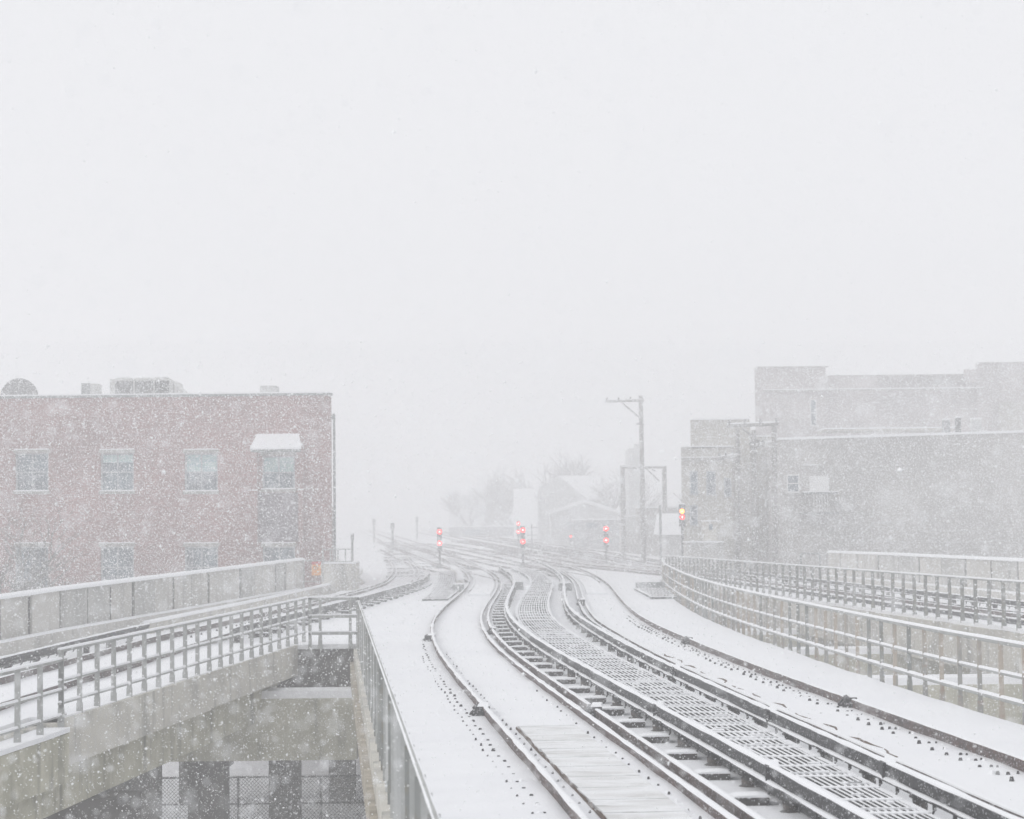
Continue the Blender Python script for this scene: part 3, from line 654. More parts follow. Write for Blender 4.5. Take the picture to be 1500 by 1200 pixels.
# lattice gantry by centre signal
o = thing('signal_gantry', (float(D(779, 800, 185)[0]), 185, 0), 'thin frame of poles and bars right of the centre red signals', 'frame')
gx = [float(D(u, 780, 185)[0]) for u in (772, 779, 788)]
MB().tube((gx[1], 185, 0), (gx[1], 185, zat(779, 768, 185)), .05).build('mast', STEEL, o)
for v in (773, 784, 791): MB().tube((gx[0], 185, zat(779, v, 185)), (gx[2], 185, zat(779, v, 185)), .035).build('crossbar', STEEL, o)
MB().tube((gx[2] + .6, 185, 0), (gx[2] + .6, 185, zat(795, 768, 185)), .05).build('post', WHITEF, o)
for i, (u, v0, v1, y, w_, lab) in enumerate(((575, 766, 799, 180, .2, 'darkest unlit mast beyond the left ramp track'), (548, 760, 776, 230, .2, 'faint mast far up the left tracks, left of the darker one'), (611, 757, 778, 240, .2, 'faint far mast midway between the dark mast and the left signal'), (516, 782, 800, 110, .1, 'short dark post at the corner of the red brick building'))):
    xx = float(D(u, 780, y)[0]); t = MB().rbox((xx, y), w_, w_, 0, zat(u, v0 + 3, y)).rbox((xx, y), w_ * 1.6, w_ * 1.5, zat(u, v0 + 9, y), zat(u, v0, y)).build('unlit_mast', GALVD); tag(t, lab, 'mast', 'unlit masts along the tracks')

# low switch machines and boxes along the junction
for i, (u, v, sx, lab) in enumerate(((828, 862, .5, 'dark switch box just right of the long grating end'), (759, 860, .4, 'dark switch box on the snow left of the long grating end'), (671, 864, .45, 'dark switch box left of the raised boards'))):
    p = P(u, v, .1); t = MB().rbox(p, sx, .7, -.02, .32, .1, .9).build('switch_box', GALVD); tag(t, lab, 'switch box', 'switch boxes by the rails'); MB().rbox(p, sx * .85, .6, .32, .36, .1, .9).build('snow_cap', SNOWCAP, t)

# ---------------------------------------------------------------- left brick building
YB = 92.
def X(u, y): return (u - 750) / FP * y
def Z(v, y, u=750): return zat(u, v, y)
o = thing('brick_building', (-16, YB, -6), 'red brick two-storey building with blue-grey windows at left', 'building')
x0, x1 = X(-260, YB), float(D(485, 700, YB)[0]); zt = Z(579, YB, 485)
wins = []
for r, (va, vb) in enumerate(((664, 720), (801, 862))):
    for c, (ua, ub) in enumerate(((22, 71), (147, 196), (270, 319), (384, 432), (-103, -54))):
        if c == 4 and r == 0: pass
        a, b = float(D(ua, 700, YB)[0]), float(D(ub, 700, YB)[0]); d = (ua - 270) * -.006
        wins.append((a, b, Z(vb + (3 if c == 3 and r == 0 else 0) * -1, YB, ua), Z(va + (4 if c == 3 and r == 0 else 0), YB, ua), r, c))
holes = [w_[:4] for w_ in wins]
zb1 = zt
m_ = MB().wall(x0, x1, -6, zb1, YB, .35, holes)
SK = 2.1                                                  # the side wall runs off at an angle to the front
m_.add([(x1 - .35, YB + .36, -6), (x1, YB + .36, -6), (x1 - SK, YB + 22, -6), (x1 - SK - .35, YB + 22, -6), (x1 - .35, YB + .36, zb1), (x1, YB + .36, zb1), (x1 - SK, YB + 22, zb1), (x1 - SK - .35, YB + 22, zb1)], [(0, 3, 2, 1), (4, 5, 6, 7), (0, 1, 5, 4), (1, 2, 6, 5), (2, 3, 7, 6), (3, 0, 4, 7)]).box(x0, x0 + .35, YB + .36, YB + 22, -6, zb1).box(x0, x1 - SK, YB + 22, YB + 22.35, -6, zb1)
m_.build('wall', BRICK, o)
MB().box(x0 + .36, x1 - SK - .4, YB + .36, YB + 21.9, zb1 - .8, zb1 - .5).build('roof', SNOWCAP, o)
MB().box(x0 - .05, x1 + .06, YB - .06, YB + .42, zb1 + .002, zb1 + .10).build('coping', GALVD, o)
MB().box(x0, x1 - .05, YB - .03, YB + .35, zb1 + .102, zb1 + .16).build('snow_cap', SNOWCAP, o)
for a, b, c, d, r, k in wins:
    wf = MB()
    for q in ((a + .003, a + .07, c, d), (b - .07, b - .003, c, d), (a + .07, b - .07, c + .003, c + .07), (a + .07, b - .07, d - .07, d - .003), (a + .07, b - .07, (c + d) / 2 - .03, (c + d) / 2 + .03), ((a + b) / 2 - .025, (a + b) / 2 + .025, c + .07, (c + d) / 2 - .03), ((a + b) / 2 - .025, (a + b) / 2 + .025, (c + d) / 2 + .03, d - .07)):
        wf.box(q[0], q[1], YB + .14, YB + .2, q[2], q[3])
    f = wf.build('window', FRAME, o)
    MB().box(a + .003, b - .003, YB + .205, YB + .23, c + .003, d - .003).build('pane', GLASS, f)
    if r == 0 and k in (1, 2, 3):
        MB().box(a + .08, b - .08, YB + .198, YB + .203, (c + d) / 2 if k != 1 else c + (d - c) * .75, d - .075).build('blind', BLIND, f)
    lt = MB().box(a - .06, b + .06, YB - .05, YB + .1, d + .002, d + .14).build('lintel', STONE, f) ; MB().box(a - .03, b + .03, YB - .08, YB + .05, d + .142, d + .19).build('snow_cap', SNOWCAP, lt)
    sl = MB().box(a - .06, b + .06, YB - .07, YB + .13, c - .12, c - .002).build('sill', STONE, f); MB().box(a - .04, b + .04, YB - .08, YB + .1, c, c + .05).build('snow_cap', SNOWCAP, f)
# canopy over the right window
ca, cb = float(D(370, 650, YB)[0]), float(D(443, 650, YB)[0]); cz0, cz1 = Z(660, YB, 410), Z(642, YB, 410)
c_ = MB().add([(ca, YB - .75, cz0), (cb, YB - .75, cz0), (cb - .2, YB - .02, cz1), (ca + .25, YB - .02, cz1), (ca, YB - .75, cz0 - .08), (cb, YB - .75, cz0 - .08), (cb - .2, YB - .02, cz0 - .08), (ca + .25, YB - .02, cz0 - .08)],
         [(0, 1, 2, 3), (4, 7, 6, 5), (0, 4, 5, 1), (1, 5, 6, 2), (3, 7, 4, 0), (2, 6, 7, 3)]).build('canopy', GALVD, o)
MB().add([(ca - .03, YB - .8, cz0 + .02), (cb + .03, YB - .8, cz0 + .02), (cb - .15, YB - .01, cz1 + .1), (ca + .2, YB - .01, cz1 + .1), (ca - .03, YB - .8, cz0 + .1), (cb + .03, YB - .8, cz0 + .1), (cb - .15, YB - .01, cz1 + .2), (ca + .2, YB - .01, cz1 + .2)],
         [(3, 2, 1, 0), (4, 5, 6, 7), (1, 5, 4, 0), (2, 6, 5, 1), (0, 4, 7, 3), (3, 7, 6, 2)]).build('snow_cap', SNOWCAP, c_)
bx0, bx1 = float(D(374, 700, YB)[0]), float(D(441, 700, YB)[0])
for xx in (bx0, bx1): 
    k = MB().box(xx - .1, xx + .1, YB - .3, YB - .01, Z(800, YB, 400), Z(662, YB, 400)).build('canopy_pier', BRICK, o); MB().box(xx - .13, xx + .13, YB - .33, YB - .3, Z(719, YB, 400), Z(717, YB, 400)).build('snow_ledge', SNOWCAP, o)
MB().box(bx0 + .12, bx1 - .12, YB - .06, YB - .008, Z(794, YB, 400), Z(722, YB, 400)).build('infill_panel', mat('mauve_panel', (.16, .12, .14), .8, [(1.2, (.12, .10, .12), .4, .7, ONE)]), o)
MB().tube((x1 + .12, YB + .3, -5), (x1 + .12, YB + .3, Z(612, YB, 485)), .06).tube((x1 + .12, YB + .3, Z(612, YB, 485)), (x1 + .02, YB + .3, Z(608, YB, 485)), .12, .16).build('downpipe', GALVD, o)
MB().box(x1 - 1.5, x1 - .27, YB + 4, YB + 5, -6, Z(742, YB, 485)).build('side_wing', BRICKG, o)
# rooftop
def sbox(b, ua, ub, va, vb, y, dep):
    """block whose side walls are not square to its front"""
    um = (ua + ub) / 2; p, q = float(D(ua, (va + vb) / 2, y)[0]), float(D(ub, (va + vb) / 2, y)[0]); k = 1 + dep / y * 1.05; z0, z1 = -6, Z(va, y, um)
    P_ = [(p, y), (q, y), (q * k, y + dep), (p * k, y + dep)]
    return b.add([(a, c, z0) for a, c in P_] + [(a, c, z1) for a, c in P_], [(0, 3, 2, 1), (4, 5, 6, 7), (0, 1, 5, 4), (1, 2, 6, 5), (2, 3, 7, 6), (3, 0, 4, 7)])
def fbox(b, ua, ub, va, vb, y, dep):
    p, q = D(ua, (va + vb) / 2, y), D(ub, (va + vb) / 2, y); um = (ua + ub) / 2
    return b.box(float(p[0]), float(q[0]), y, y + dep, Z(vb, y, um), Z(va, y, um))
h_ = thing('rooftop_chiller', (X(210, 96), 96, zb1 - .5), 'large louvred cooling unit with three fans on the brick roof', 'cooling unit', 'units on the brick roof')
MB().box(float(D(161, 560, 96)[0]), float(D(248, 560, 96)[0]), 96, 100, zb1 - .5, Z(555, 96, 200)).build('casing', HVACM, h_)
for ua, ub in ((170, 194), (199, 223), (228, 247)):
    lv = MB(); xa, xb = float(D(ua, 560, 96)[0]), float(D(ub, 560, 96)[0]); za, zz = Z(579, 96, 200), Z(558, 96, 200)
    k = 0
    for q in np.linspace(xa, xb, 12): lv.box(q - .015, q + .015, 95.95, 95.998, za, zz)
    lv.build('louvre', STEEL, h_)
for u in (182, 209, 236):
    c = D(u, 552, 97.5); f = MB().lathe((float(c[0]), 97.5, Z(555, 96, 200)), [(.42, 0), (.42, .1), (.36, .14)], 16).build('fan', HVACM, h_); MB().lathe((float(c[0]), 97.5, Z(555, 96, 200) + .14), [(.38, 0), (.3, .06)], 16).build('snow_cap', SNOWCAP, f)
MB().prism([(float(D(249, 570, 96)[0]), zb1 - .5), (float(D(264, 570, 96)[0]), zb1 - .5), (float(D(263, 570, 96)[0]), Z(572, 96, 250)), (float(D(249, 570, 96)[0]), Z(558, 96, 250))], 97, 99).build('duct', HVACM, h_)
v_ = thing('roof_vent_box', (X(130, 97), 97, zb1 - .5), 'narrow vent box left of the cooling unit on the brick roof', 'vent box', 'units on the brick roof')
fbox(MB(), 119, 131, 561.5, 600, 97, 1).build('vent_face', GALVD, v_); fbox(MB(), 131.5, 143, 562, 600, 97.1, 1).build('casing', HVACM, v_)
tag(fbox(MB(), 381, 404, 565, 600, 99, 1.5).build('roof_hatch_box', SIDING), 'pale box near the right end of the brick roof', 'roof box', 'units on the brick roof')
dsh = thing('satellite_dish', (X(28, 95), 95, zb1 - .5), 'large round dark dish at the left end of the brick roof', 'dish', 'units on the brick roof')
c = D(28, 582, 95); q = MB(); n = 24; rings = 6; vs = []; Rr0 = 28 / FP * 95
for i in range(rings + 1):
    r = Rr0 * i / rings
    for k in range(n): vs.append((c[0] + r * math.cos(2 * math.pi * k / n), 95 + .35 * (1 - (i / rings) ** 2), c[2] + r * math.sin(2 * math.pi * k / n)))
fs = [(i * n + k, i * n + (k + 1) % n, (i + 1) * n + (k + 1) % n, (i + 1) * n + k) for i in range(rings) for k in range(n)]
q.add(vs, fs); q.add([(a, b + .06, e) for a, b, e in vs], [f[::-1] for f in fs]); q.build('reflector', ALU, dsh)
MB().tube((c[0], 95.4, zb1 - .5), (c[0], 95.4, c[2]), .1).build('mount', GALVD, dsh)

# platform end with sign, right of the panelled wall
o = thing('platform_end', (-7.6, 90, -.1), 'grey concrete platform end with rails at the corner of the brick building', 'platform')
fbox(MB(), 471, 519, 826, 905, 89, 3).build('wall', CONC, o)
for v in (804, 822): MB().box(float(D(472, v, 89)[0]), float(D(516, v, 89)[0]), 88.9, 88.96, Z(v + 1.5, 89, 490), Z(v, 89, 490)).build('rail', GALV, o)
for u in (473, 484, 495, 506, 515): MB().box(float(D(u, 815, 89)[0]) - .03, float(D(u, 815, 89)[0]) + .03, 88.97, 89.03, Z(826, 89, 490), Z(803, 89, 490)).build('post', GALV, o)
fbox(MB(), 471, 519, 823.5, 826, 88.9, 3).build('snow_cap', SNOWCAP, o)
s_ = thing('warning_sign', (X(463, 83), 83, 0), 'small orange sign with red top strip on a pale frame by the wall end', 'sign')
fr = MB(); fbox(fr, 443, 474, 820.5, 822, 83, .05); fbox(fr, 443, 474, 851, 852.5, 83, .05); fbox(fr, 472, 474, 822, 851, 83.003, .04); fbox(fr, 444, 446, 822, 866, 83.003, .04); fr.build('frame', GALV, s_)
fbox(MB(), 456.5, 470, 827.5, 843, 82.95, .03).build('face', ORANGE, s_); fbox(MB(), 456.5, 470, 823, 827.2, 82.95, .03).build('header', REDS, s_)
fbox(MB(), 459, 467.5, 830, 831, 82.94, .008).build('lettering_line', INK, s_); fbox(MB(), 459, 466, 833, 834, 82.94, .008).build('lettering_line', INK, s_)

# ---------------------------------------------------------------- right buildings
def winf(parent, ua, ub, va, vb, y, frm=WHITEF, sill=True, glass=GLASS):
    w_ = MB(); p, q = float(D(ua, 0, y)[0]), float(D(ub, 0, y)[0]); um = (ua + ub) / 2
    p, q = float(D(ua, va, y)[0]), float(D(ub, va, y)[0]); c, d = Z(vb, y, um), Z(va, y, um); t = .07
    for e in ((p, p + t, c, d), (q - t, q, c, d), (p + t, q - t, c, c + t), (p + t, q - t, d - t, d), (p + t, q - t, (c + d) / 2 - .03, (c + d) / 2 + .03)): w_.box(e[0], e[1], y - .06, y - .003, e[2], e[3])
    f = w_.build('window', frm, parent); MB().box(p + t, q - t, y - .03, y - .004, c + t, d - t).build('pane', glass, f)
    if sill: MB().box(p - .05, q + .05, y - .12, y - .062, c - .08, c).build('sill', STONE, f)
    return f
# far big block
YC = 150.; o = thing('brick_building', (X(1400, YC), YC, -6), 'big pale grey block rising behind the long flat-roofed building at right', 'building')
b = MB(); sbox(b, 1109, 1213, 538, 1000, YC, 25); sbox(b, 1213.2, 1434, 550, 1000, YC + .5, 24); sbox(b, 1434.2, 1620, 531, 1000, YC, 25); fbox(b, 1413, 1434, 541, 560, YC - .3, .25); b.build('wall', BRICKB, o)
b = MB(); fbox(b, 1118, 1440, 570, 572.3, YC - .25, .25); b.build('ledge', STONE, o); b = MB(); fbox(b, 1118, 1440, 568.6, 569.9, YC - .26, .26); b.build('snow_cap', SNOWCAP, o)
for v in (552, 555.5, 559, 562.5): b = MB(); fbox(b, 1285, 1412, v, v + 1, YC + .4, .1); b.build('cornice_band', STONE, o)
b = MB(); fbox(b, 1108, 1214, 536.6, 537.8, YC - .1, .5); fbox(b, 1214, 1434, 548.8, 549.9, YC + .4, .5); fbox(b, 1434, 1620, 529.8, 530.9, YC - .1, .5); b.build('coping_snow', STONE, o)
b = MB(); fbox(b, 1468, 1620, 588, 640, YC - 1, 1); b.build('penthouse_wall', BRICKT, o)
winf(o, 1186, 1196, 585, 625, YC); 
# long near building
YD = 108.; o = thing('brick_building', (X(1400, YD), YD, -6), 'long grey brick building with flat snowy roof behind the right ramp', 'building')
b = MB(); pl = D(1140, 645, YD); pr = D(1500, 634, YD); ex = (1700 - 1140) / 360.
zl, zr = float(pl[2]), float(pl[2] + (pr[2] - pl[2]) * ex); xl, xr = float(pl[0]), float(pl[0] + (pr[0] - pl[0]) * ex)
b.add([(xl, YD, -6), (xr, YD, -6), (xr, YD, zr), (xl, YD, zl), (xl, YD + 20, -6), (xr, YD + 20, -6), (xr, YD + 20, zr), (xl, YD + 20, zl)], [(0, 1, 2, 3), (7, 6, 5, 4), (0, 4, 5, 1), (1, 5, 6, 2), (3, 2, 6, 7), (4, 0, 3, 7)]); b.build('wall', BRICKG, o)
b = MB(); b.add([(xl - .05, YD - .08, zl + .01), (xr, YD - .08, zr + .01), (xr, YD - .08, zr + .13), (xl - .05, YD - .08, zl + .13), (xl - .05, YD + 20, zl + .01), (xr, YD + 20, zr + .01), (xr, YD + 20, zr + .13), (xl - .05, YD + 20, zl + .13)], [(0, 1, 2, 3), (7, 6, 5, 4), (0, 4, 5, 1), (1, 5, 6, 2), (3, 2, 6, 7), (4, 0, 3, 7)]); b.build('roof_snow', SNOWCAP, o)
winf(o, 1152, 1171, 695, 722, YD)
b = MB(); fbox(b, 1186, 1214, 697, 722, YD - .05, .045); b.build('door', WHITEF, o)
b = MB(); fbox(b, 1180, 1227, 721, 723.5, YD - 1.1, 1.09); q = b.build('balcony', GALVD, o); b = MB(); fbox(b, 1178, 1229, 719.6, 720.9, YD - 1.12, 1.1); b.build('snow_cap', SNOWCAP, q)
b = MB()
for u in range(1192, 1214, 4): fbox(b, u, u + 1, 724, 750, YD - 1.05, .04)
b.build('baluster_screen', WHITEF, q); b = MB(); fbox(b, 1175, 1229, 751, 753, YD - 1.0, .99); b.build('balcony_floor', GALVD, q)
b = MB(); fbox(b, 1176, 1204, 680.5, 681.8, YD - .3, .29); b.build('awning_snow', SNOWCAP, o)
b = MB(); fbox(b, 1208, 1400, 628, 631, YD + 21, 3); q = tag(b.build('roof_monitor', BRICKT), 'low roof monitor with snowy top on the long building', 'roof structure'); b = MB(); fbox(b, 1207, 1401, 626, 627.9, YD + 20.9, 3.1); b.build('snow_cap', SNOWCAP, q)
for i, (ua, ub, va, lab) in enumerate(((1383, 1392, 613, 'left snow-capped vent stub on the long flat roof'), (1402, 1408, 610, 'thin dark vent pipe on the long flat roof'), (1424, 1438, 612, 'wide pale vent box on the long flat roof'))):
    b = MB(); fbox(b, ua, ub, va + 2, 640, YD + 2 + i, .5); q = tag(b.build('roof_vent', (SIDINGD, STEEL, SIDING)[i]), lab, 'roof vent', 'vents on the long flat roof'); b = MB(); fbox(b, ua - .5, ub + .5, va, va + 1.9, YD + 2 + i, .5); b.build('snow_cap', SNOWCAP, q)
# corner building
YE = 112.; o = thing('brick_building', (X(1050, YE), YE, -6), 'pale corner building with stepped parapet behind the yellow and red signal', 'building')
b = MB(); sbox(b, 1014, 1101, 615, 1000, YE + .6, 12); sbox(b, 1000, 1014 - .05, 655, 1000, YE, 12); sbox(b, 1014, 1075, 657, 1000, YE, .59); sbox(b, 1075.1, 1139.5, 640, 1000, YE + 1.3, 12)
b.build('wall', BRICKT, o)
b = MB(); fbox(b, 1013, 1098, 612.6, 614.8, YE + .5, .6); fbox(b, 999, 1075, 653, 654.8, YE - .1, .7); fbox(b, 998, 1062, 669, 670.2, YE - .15, .15); fbox(b, 1075, 1139, 638, 639.8, YE + 1.2, .6); b.build('coping_snow', SNOWCAP, o)
b = MB(); fbox(b, 998, 1062, 670.4, 675, YE - .14, .13); b.build('ledge', STONE, o)
for uu, vv in (((1010, 1022), (690, 725)), ((1034, 1048), (690, 725)), ((1085, 1096), (693, 722)), ((1010, 1022), (740, 770)), ((1060, 1071), (700, 728))): winf(o, uu[0], uu[1], vv[0], vv[1], YE if uu[0] < 1070 else YE + 1.3, FRAME)
# sheds and cabins at the feet of the right buildings
def shed(label, ua, ub, va, vb, y, dep, m, grp='sheds behind the right tracks', win=True, legs=False):
    b = MB(); fbox(b, ua, ub, va + 2, vb, y, dep); q = b.build('shed', m); tag(q, label, 'shed', grp)
    b = MB(); fbox(b, ua - 1, ub + 1, va, va + 1.9, y - .2, dep + .3); b.build('roof_snow', SNOWCAP, q)
    if win:
        w_ = (ub - ua) / 4.; b = MB(); fbox(b, ua + w_, ua + 2 * w_, va + 6, va + 14, y - .03, .025); b.build('window', GLASS, q)
    return q
shed('small cabin with snow roof right of the yellow and red signal', 1034, 1054, 762, 792, 103, 2, CONC)
shed('long low snow-roofed shed directly behind the right deck railing', 1006, 1060, 793, 830, 102, 2, PANELD, win=False)
shed('grey flat shed behind the red signal right of centre', 841, 911, 760, 830, 200, 8, SIDINGD)
shed('dark low wall block right of the red signal', 911, 998, 766, 832, 175, 4, BRICKG, win=False)
shed('low grey building just left of the white sloping roof', 658, 752, 770, 812, 260, 8, SIDINGD)
shed('pale square panel shed between the pole frame legs', 916, 934, 755, 778, 170, 2, SIDING, win=False)
# gable houses far away
def house(label, ua, ub, vr, ve, vb, y, dep, m, side=0, grp='snow-roofed houses beyond the junction', chim=None, ridge=False):
    o = thing('house', (X((ua + ub) / 2, y), y, -6), label, 'house', grp)
    a, b_, z_r, z_e, z_b = float(D(ua, vr, y)[0]), float(D(ub, vr, y)[0]), Z(vr, y, ua), Z(ve, y, ua), -6
    if not ridge:                                   # gable faces us
        c = (a + b_) / 2
        MB().prism([(a, z_b), (b_, z_b), (b_, z_e), (c, z_r), (a, z_e)], y, y + dep).build('wall', m, o)
        MB().prism([(a - .4, z_e - .2), (c, z_r + .12), (b_ + .4, z_e - .2), (b_ + .4, z_e + .15), (c, z_r + .5), (a - .4, z_e + .15)], y - .4, y + dep + .4).build('roof', SNOWCAP, o)
    else:                                           # slope faces us
        MB().box(a, b_, y, y + dep, z_b, z_e).build('wall', m, o)
        q = MB(); x0_, x1_ = a - .4, b_ + .4
        q.add([(x0_, y - .5, z_e + .02), (x1_, y - .5, z_e + .02), (x1_, y + dep / 2, z_r), (x0_, y + dep / 2, z_r), (x0_, y + dep + .5, z_e + .02), (x1_, y + dep + .5, z_e + .02)], [(0, 1, 2, 3), (3, 2, 5, 4), (0, 3, 4), (1, 5, 2), (0, 4, 5, 1)]); q.build('roof', SNOWCAP, o)
    if chim: b = MB(); fbox(b, chim[0], chim[1], chim[2], chim[3], y + dep / 2 - 1, .9); b.build('chimney', BRICKG, o)
    if (b_ - a) > 5:
        for t in (.3, .65):
            xx = a + (b_ - a) * t; f = MB().box(xx - .5, xx + .5, y - .06, y - .004, z_e - 2.2, z_e - .8).build('window', FRAME, o)
    return o
# house with side roof: gable left, slope running right
o = thing('house', (X(840, 210), 210, -6), 'house with steep gable and long white roof slope right of the centre', 'house', 'snow-roofed houses beyond the junction')
g0 = [D(800, 722, 205), D(818, 697, 205), D(848, 722, 205)]
y = 232; zr_, ze_ = Z(697, y, 818), Z(733, y, 800)
xa, xc, xb = float(D(793, 720, y)[0]), float(D(817, 697, y)[0]), float(D(862, 735, y)[0])
MB().prism([(xa, -6), (xb, -6), (xb, ze_), (xc, zr_), (xa, ze_ + 1.2)], y, y + .4).build('gable', SIDING, o)
xr2 = float(D(881, 697, y)[0])
MB().add([(xc, y - .2, zr_), (xr2, y + .5, zr_), (xr2, y - 1.5, ze_), (xb, y - 1.5, ze_), (xc, y + .6, zr_ - .1), (xr2, y + 1, zr_ - .1), (xr2, y + .6, ze_), (xb, y + .6, ze_)], [(0, 3, 2, 1), (4, 5, 6, 7), (1, 2, 6, 5), (0, 1, 5, 4), (0, 4, 7, 3), (3, 7, 6, 2)]).build('roof', SNOWCAP, o)
MB().box(xb, xr2, y, y + 8, -6, ze_ - .01).build('wall', SIDING, o)
b = MB(); fbox(b, 877, 881, 718, 745, y - 3, .8); b.build('chimney', BRICKG, o)
o = house('low house with a shallow snow roof left of the red signal', 807, 905, 739, 752, 800, 215, 10, SIDING)
# long white sloping roof (seen as bright strip)
o = thing('house', (X(770, 210), 210, -6), 'building with one long bright white roof slope behind the centre signals', 'house', 'snow-roofed houses beyond the junction')
p0, p1, p2, p3 = D(752, 716, 262), D(788, 716, 262), D(786, 790, 236), D(757, 790, 236)
MB().add([p3, p2, p1, p0, (p3[0], p3[1], -6), (p2[0], p2[1], -6), (p1[0], p1[1], -6), (p0[0], p0[1], -6)], [(0, 1, 2, 3), (0, 4, 5, 1), (1, 5, 6, 2), (2, 6, 7, 3), (3, 7, 4, 0)]).build('roof', SNOWCAP, o)
house('broad pale house with snowy hipped roof left of the white slope', 657, 747, 711, 726, 800, 340, 12, SIDING, ridge=True)
house('dim house between the white slope and the gabled house', 788, 804, 706, 720, 800, 270, 12, SIDING)
house('snow-heaped sloping roof left of the tall signal', 975, 1003, 752, 784, 800, 140, 6, SIDING, ridge=True)
b = MB(); fbox(b, 921, 937, 657, 760, 190, 5); fbox(b, 930, 936, 650, 658, 191, 2); tag(b.build('water_tank_tower', SIDING), 'faint square tower block behind the utility pole', 'tower')
shed('grey storage wall behind the pole frame', 935, 998, 742, 800, 160, 3, BRICKG, win=False)

# ---------------------------------------------------------------- poles and wires
def pole(label, u, vt, vb, y, r=.14, arms=(), brace=None, zb=0, m=POLEM, ub=None, grp='utility poles'):
    ub = u if ub is None else ub
    a = D(ub, vb, y); t = D(u, vt, y); a[2] = zb if zb is not None else a[2]
    o = thing('utility_pole', a, label, 'utility pole', grp)
    MB().tube(a, t, r * 1.15, r * .85, 10).build('shaft', m, o)
    for ua, ub_, va, vb_ in arms:
        p, q = D(ua, va, y), D(ub_, vb_, y); p[1] -= .15; q[1] -= .15
        w_ = MB().tube(p, q, .085, n=6).build('crossarm', m, o)
        for k in np.linspace(.05, .95, 4):
            c = p + (q - p) * k; MB().lathe((c[0], c[1], c[2] + .07), [(.05, 0), (.07, .08), (.04, .2)], 8).build('insulator', INSUL, w_)
        p2, q2 = p.copy(), q.copy(); p2[2] += .09; q2[2] += .09; MB().tube(p2, q2, .05, n=5).build('snow_cap', SNOWCAP, w_)
    if brace:
        for br in brace: p, q = D(br[0], br[1], y), D(br[2], br[3], y); MB().tube(p, q, .05, n=5).build('brace', m, o)
    return o
pole('tall wooden pole with one long arm to the left', 938.5, 580, 800, 140, .17, [(886, 943, 588.5, 587)], [(911, 590, 937, 612), (932, 621, 945, 622)], ub=943.5, zb=-6)
pole('dark thick pole right of the corner building', 1134, 624, 815, 98, .14, [(1064, 1140, 624.5, 621.5)], ub=1133, zb=-6)
pole('thinner pole left of the dark thick one', 1104, 630, 815, 100, .13, [(1098, 1118, 655, 652)], [(1088, 628, 1112, 648)], zb=-6)
pole('leftmost thin pole under the shared crossarm', 1080, 628, 815, 101, .12, [(1052, 1084, 672, 668)], zb=-6)
o = thing('portal_frame', (X(943, 150), 150, -6), 'plain two-post portal frame around the tall pole', 'portal frame')
for u, uu in ((912, 911), (973, 972)): MB().tube((float(D(u, 684, 150)[0]), 150, -6), (float(D(u, 684, 150)[0]), 150, Z(682, 150, u)), .16, n=8).build('post', POLEM, o)
cbm = MB().box(float(D(911, 684, 150)[0]), float(D(975, 684, 150)[0]), 149.8, 150.2, Z(686.5, 150, 943), Z(683.8, 150, 943)).build('crossbeam', POLEM, o)
MB().box(float(D(911, 684, 150)[0]), float(D(975, 684, 150)[0]), 149.8, 150.2, Z(683.7, 150, 943), Z(682.4, 150, 943)).build('snow_cap', SNOWCAP, cbm)
MB().tube(D(946, 686, 150), D(966, 705, 150), .05, n=5).tube(D(955, 688, 150), D(960, 690, 150), .05, n=5).build('brace', POLEM, o)
tag(MB().tube(D(967, 740, 130), (float(D(967, 740, 130)[0]), 130, -2), .09).build('lamp_post', GALVD), 'short grey post just left of the snow-heaped roof', 'post')
def wire(label, a, b, sag, r=.018, n=22):
    a, b = np.array(a), np.array(b); pts = [a + (b - a) * t - np.array([0, 0, sag * 4 * t * (1 - t)]) for t in np.linspace(0, 1, n)]
    m_ = MB()
    for i in range(n - 1): m_.tube(pts[i], pts[i + 1], r, n=4)
    return tag(m_.build('overhead_wire', TWIG), label, 'wire', 'snow-coated wires')
wire('upper snowy wire sagging right from the dark thick pole', D(1136, 742, 98), D(1520, 770, 94), .6)
wire('lower snowy wire sagging right from the dark thick pole', D(1136, 778, 98), D(1520, 788, 94), .35)
wire('thin wire dropping from the balcony to the bracket', D(1227, 732, 106), D(1278, 766, 103), .02)
br = thing('wall_bracket', D(1290, 765, 103), 'snowy horizontal bracket with diagonal stay before the long building', 'bracket')
MB().tube(D(1278, 766, 103), D(1308, 765, 103), .05).build('arm', TWIG, br); MB().tube(D(1279, 767, 103), D(1245, 797, 103), .03).build('stay', TWIG, br)
# gate posts at the left end of the right wall
o = thing('gate_frame', (X(1183, 95), 95, .1), 'thin dark frame at the left end of the right panelled wall', 'frame')
for u in (1173, 1201): MB().tube((float(D(u, 820, 95)[0]), 95, 0), (float(D(u, 811, 95)[0]), 95, Z(811, 95, u)), .05).build('post', GALVD, o)
MB().tube(D(1173, 811, 95), D(1201, 811, 95), .04).build('crossbar', GALVD, o)

# ---------------------------------------------------------------- bare trees
def tree(label, x, y, h, seed, spread=.5, m=BARK, z0=-6, depth=6, r0=None):
    rd = random.Random(seed); o = thing('bare_tree', (x, y, z0), label, 'tree', 'bare winter trees')
    tr = MB(); cr = MB(); r0 = r0 or h * .018
    def grow(p, d, L, r, k):
        q = p + d * L; (tr if k == 0 else cr).tube(p, q, r, r * .7, 5 if k < 3 else 3)
        if k >= depth: return
        for i in range(3 if k < 4 else 2):
            a = rd.uniform(0, 6.28); s = rd.uniform(.45, 1.) * spread
            e = d + s * np.array([math.cos(a), math.sin(a), rd.uniform(-.1, .35)]); e /= np.linalg.norm(e)
            grow(q - d * L * rd.uniform(0, .3), e, L * rd.uniform(.62, .82), r * .62, k + 1)
    grow(np.array([x, y, z0]), np.array([0, 0, 1.]), h * .27, r0, 0)
    tr.build('trunk', m, o); cr.build('crown', m, o); return o
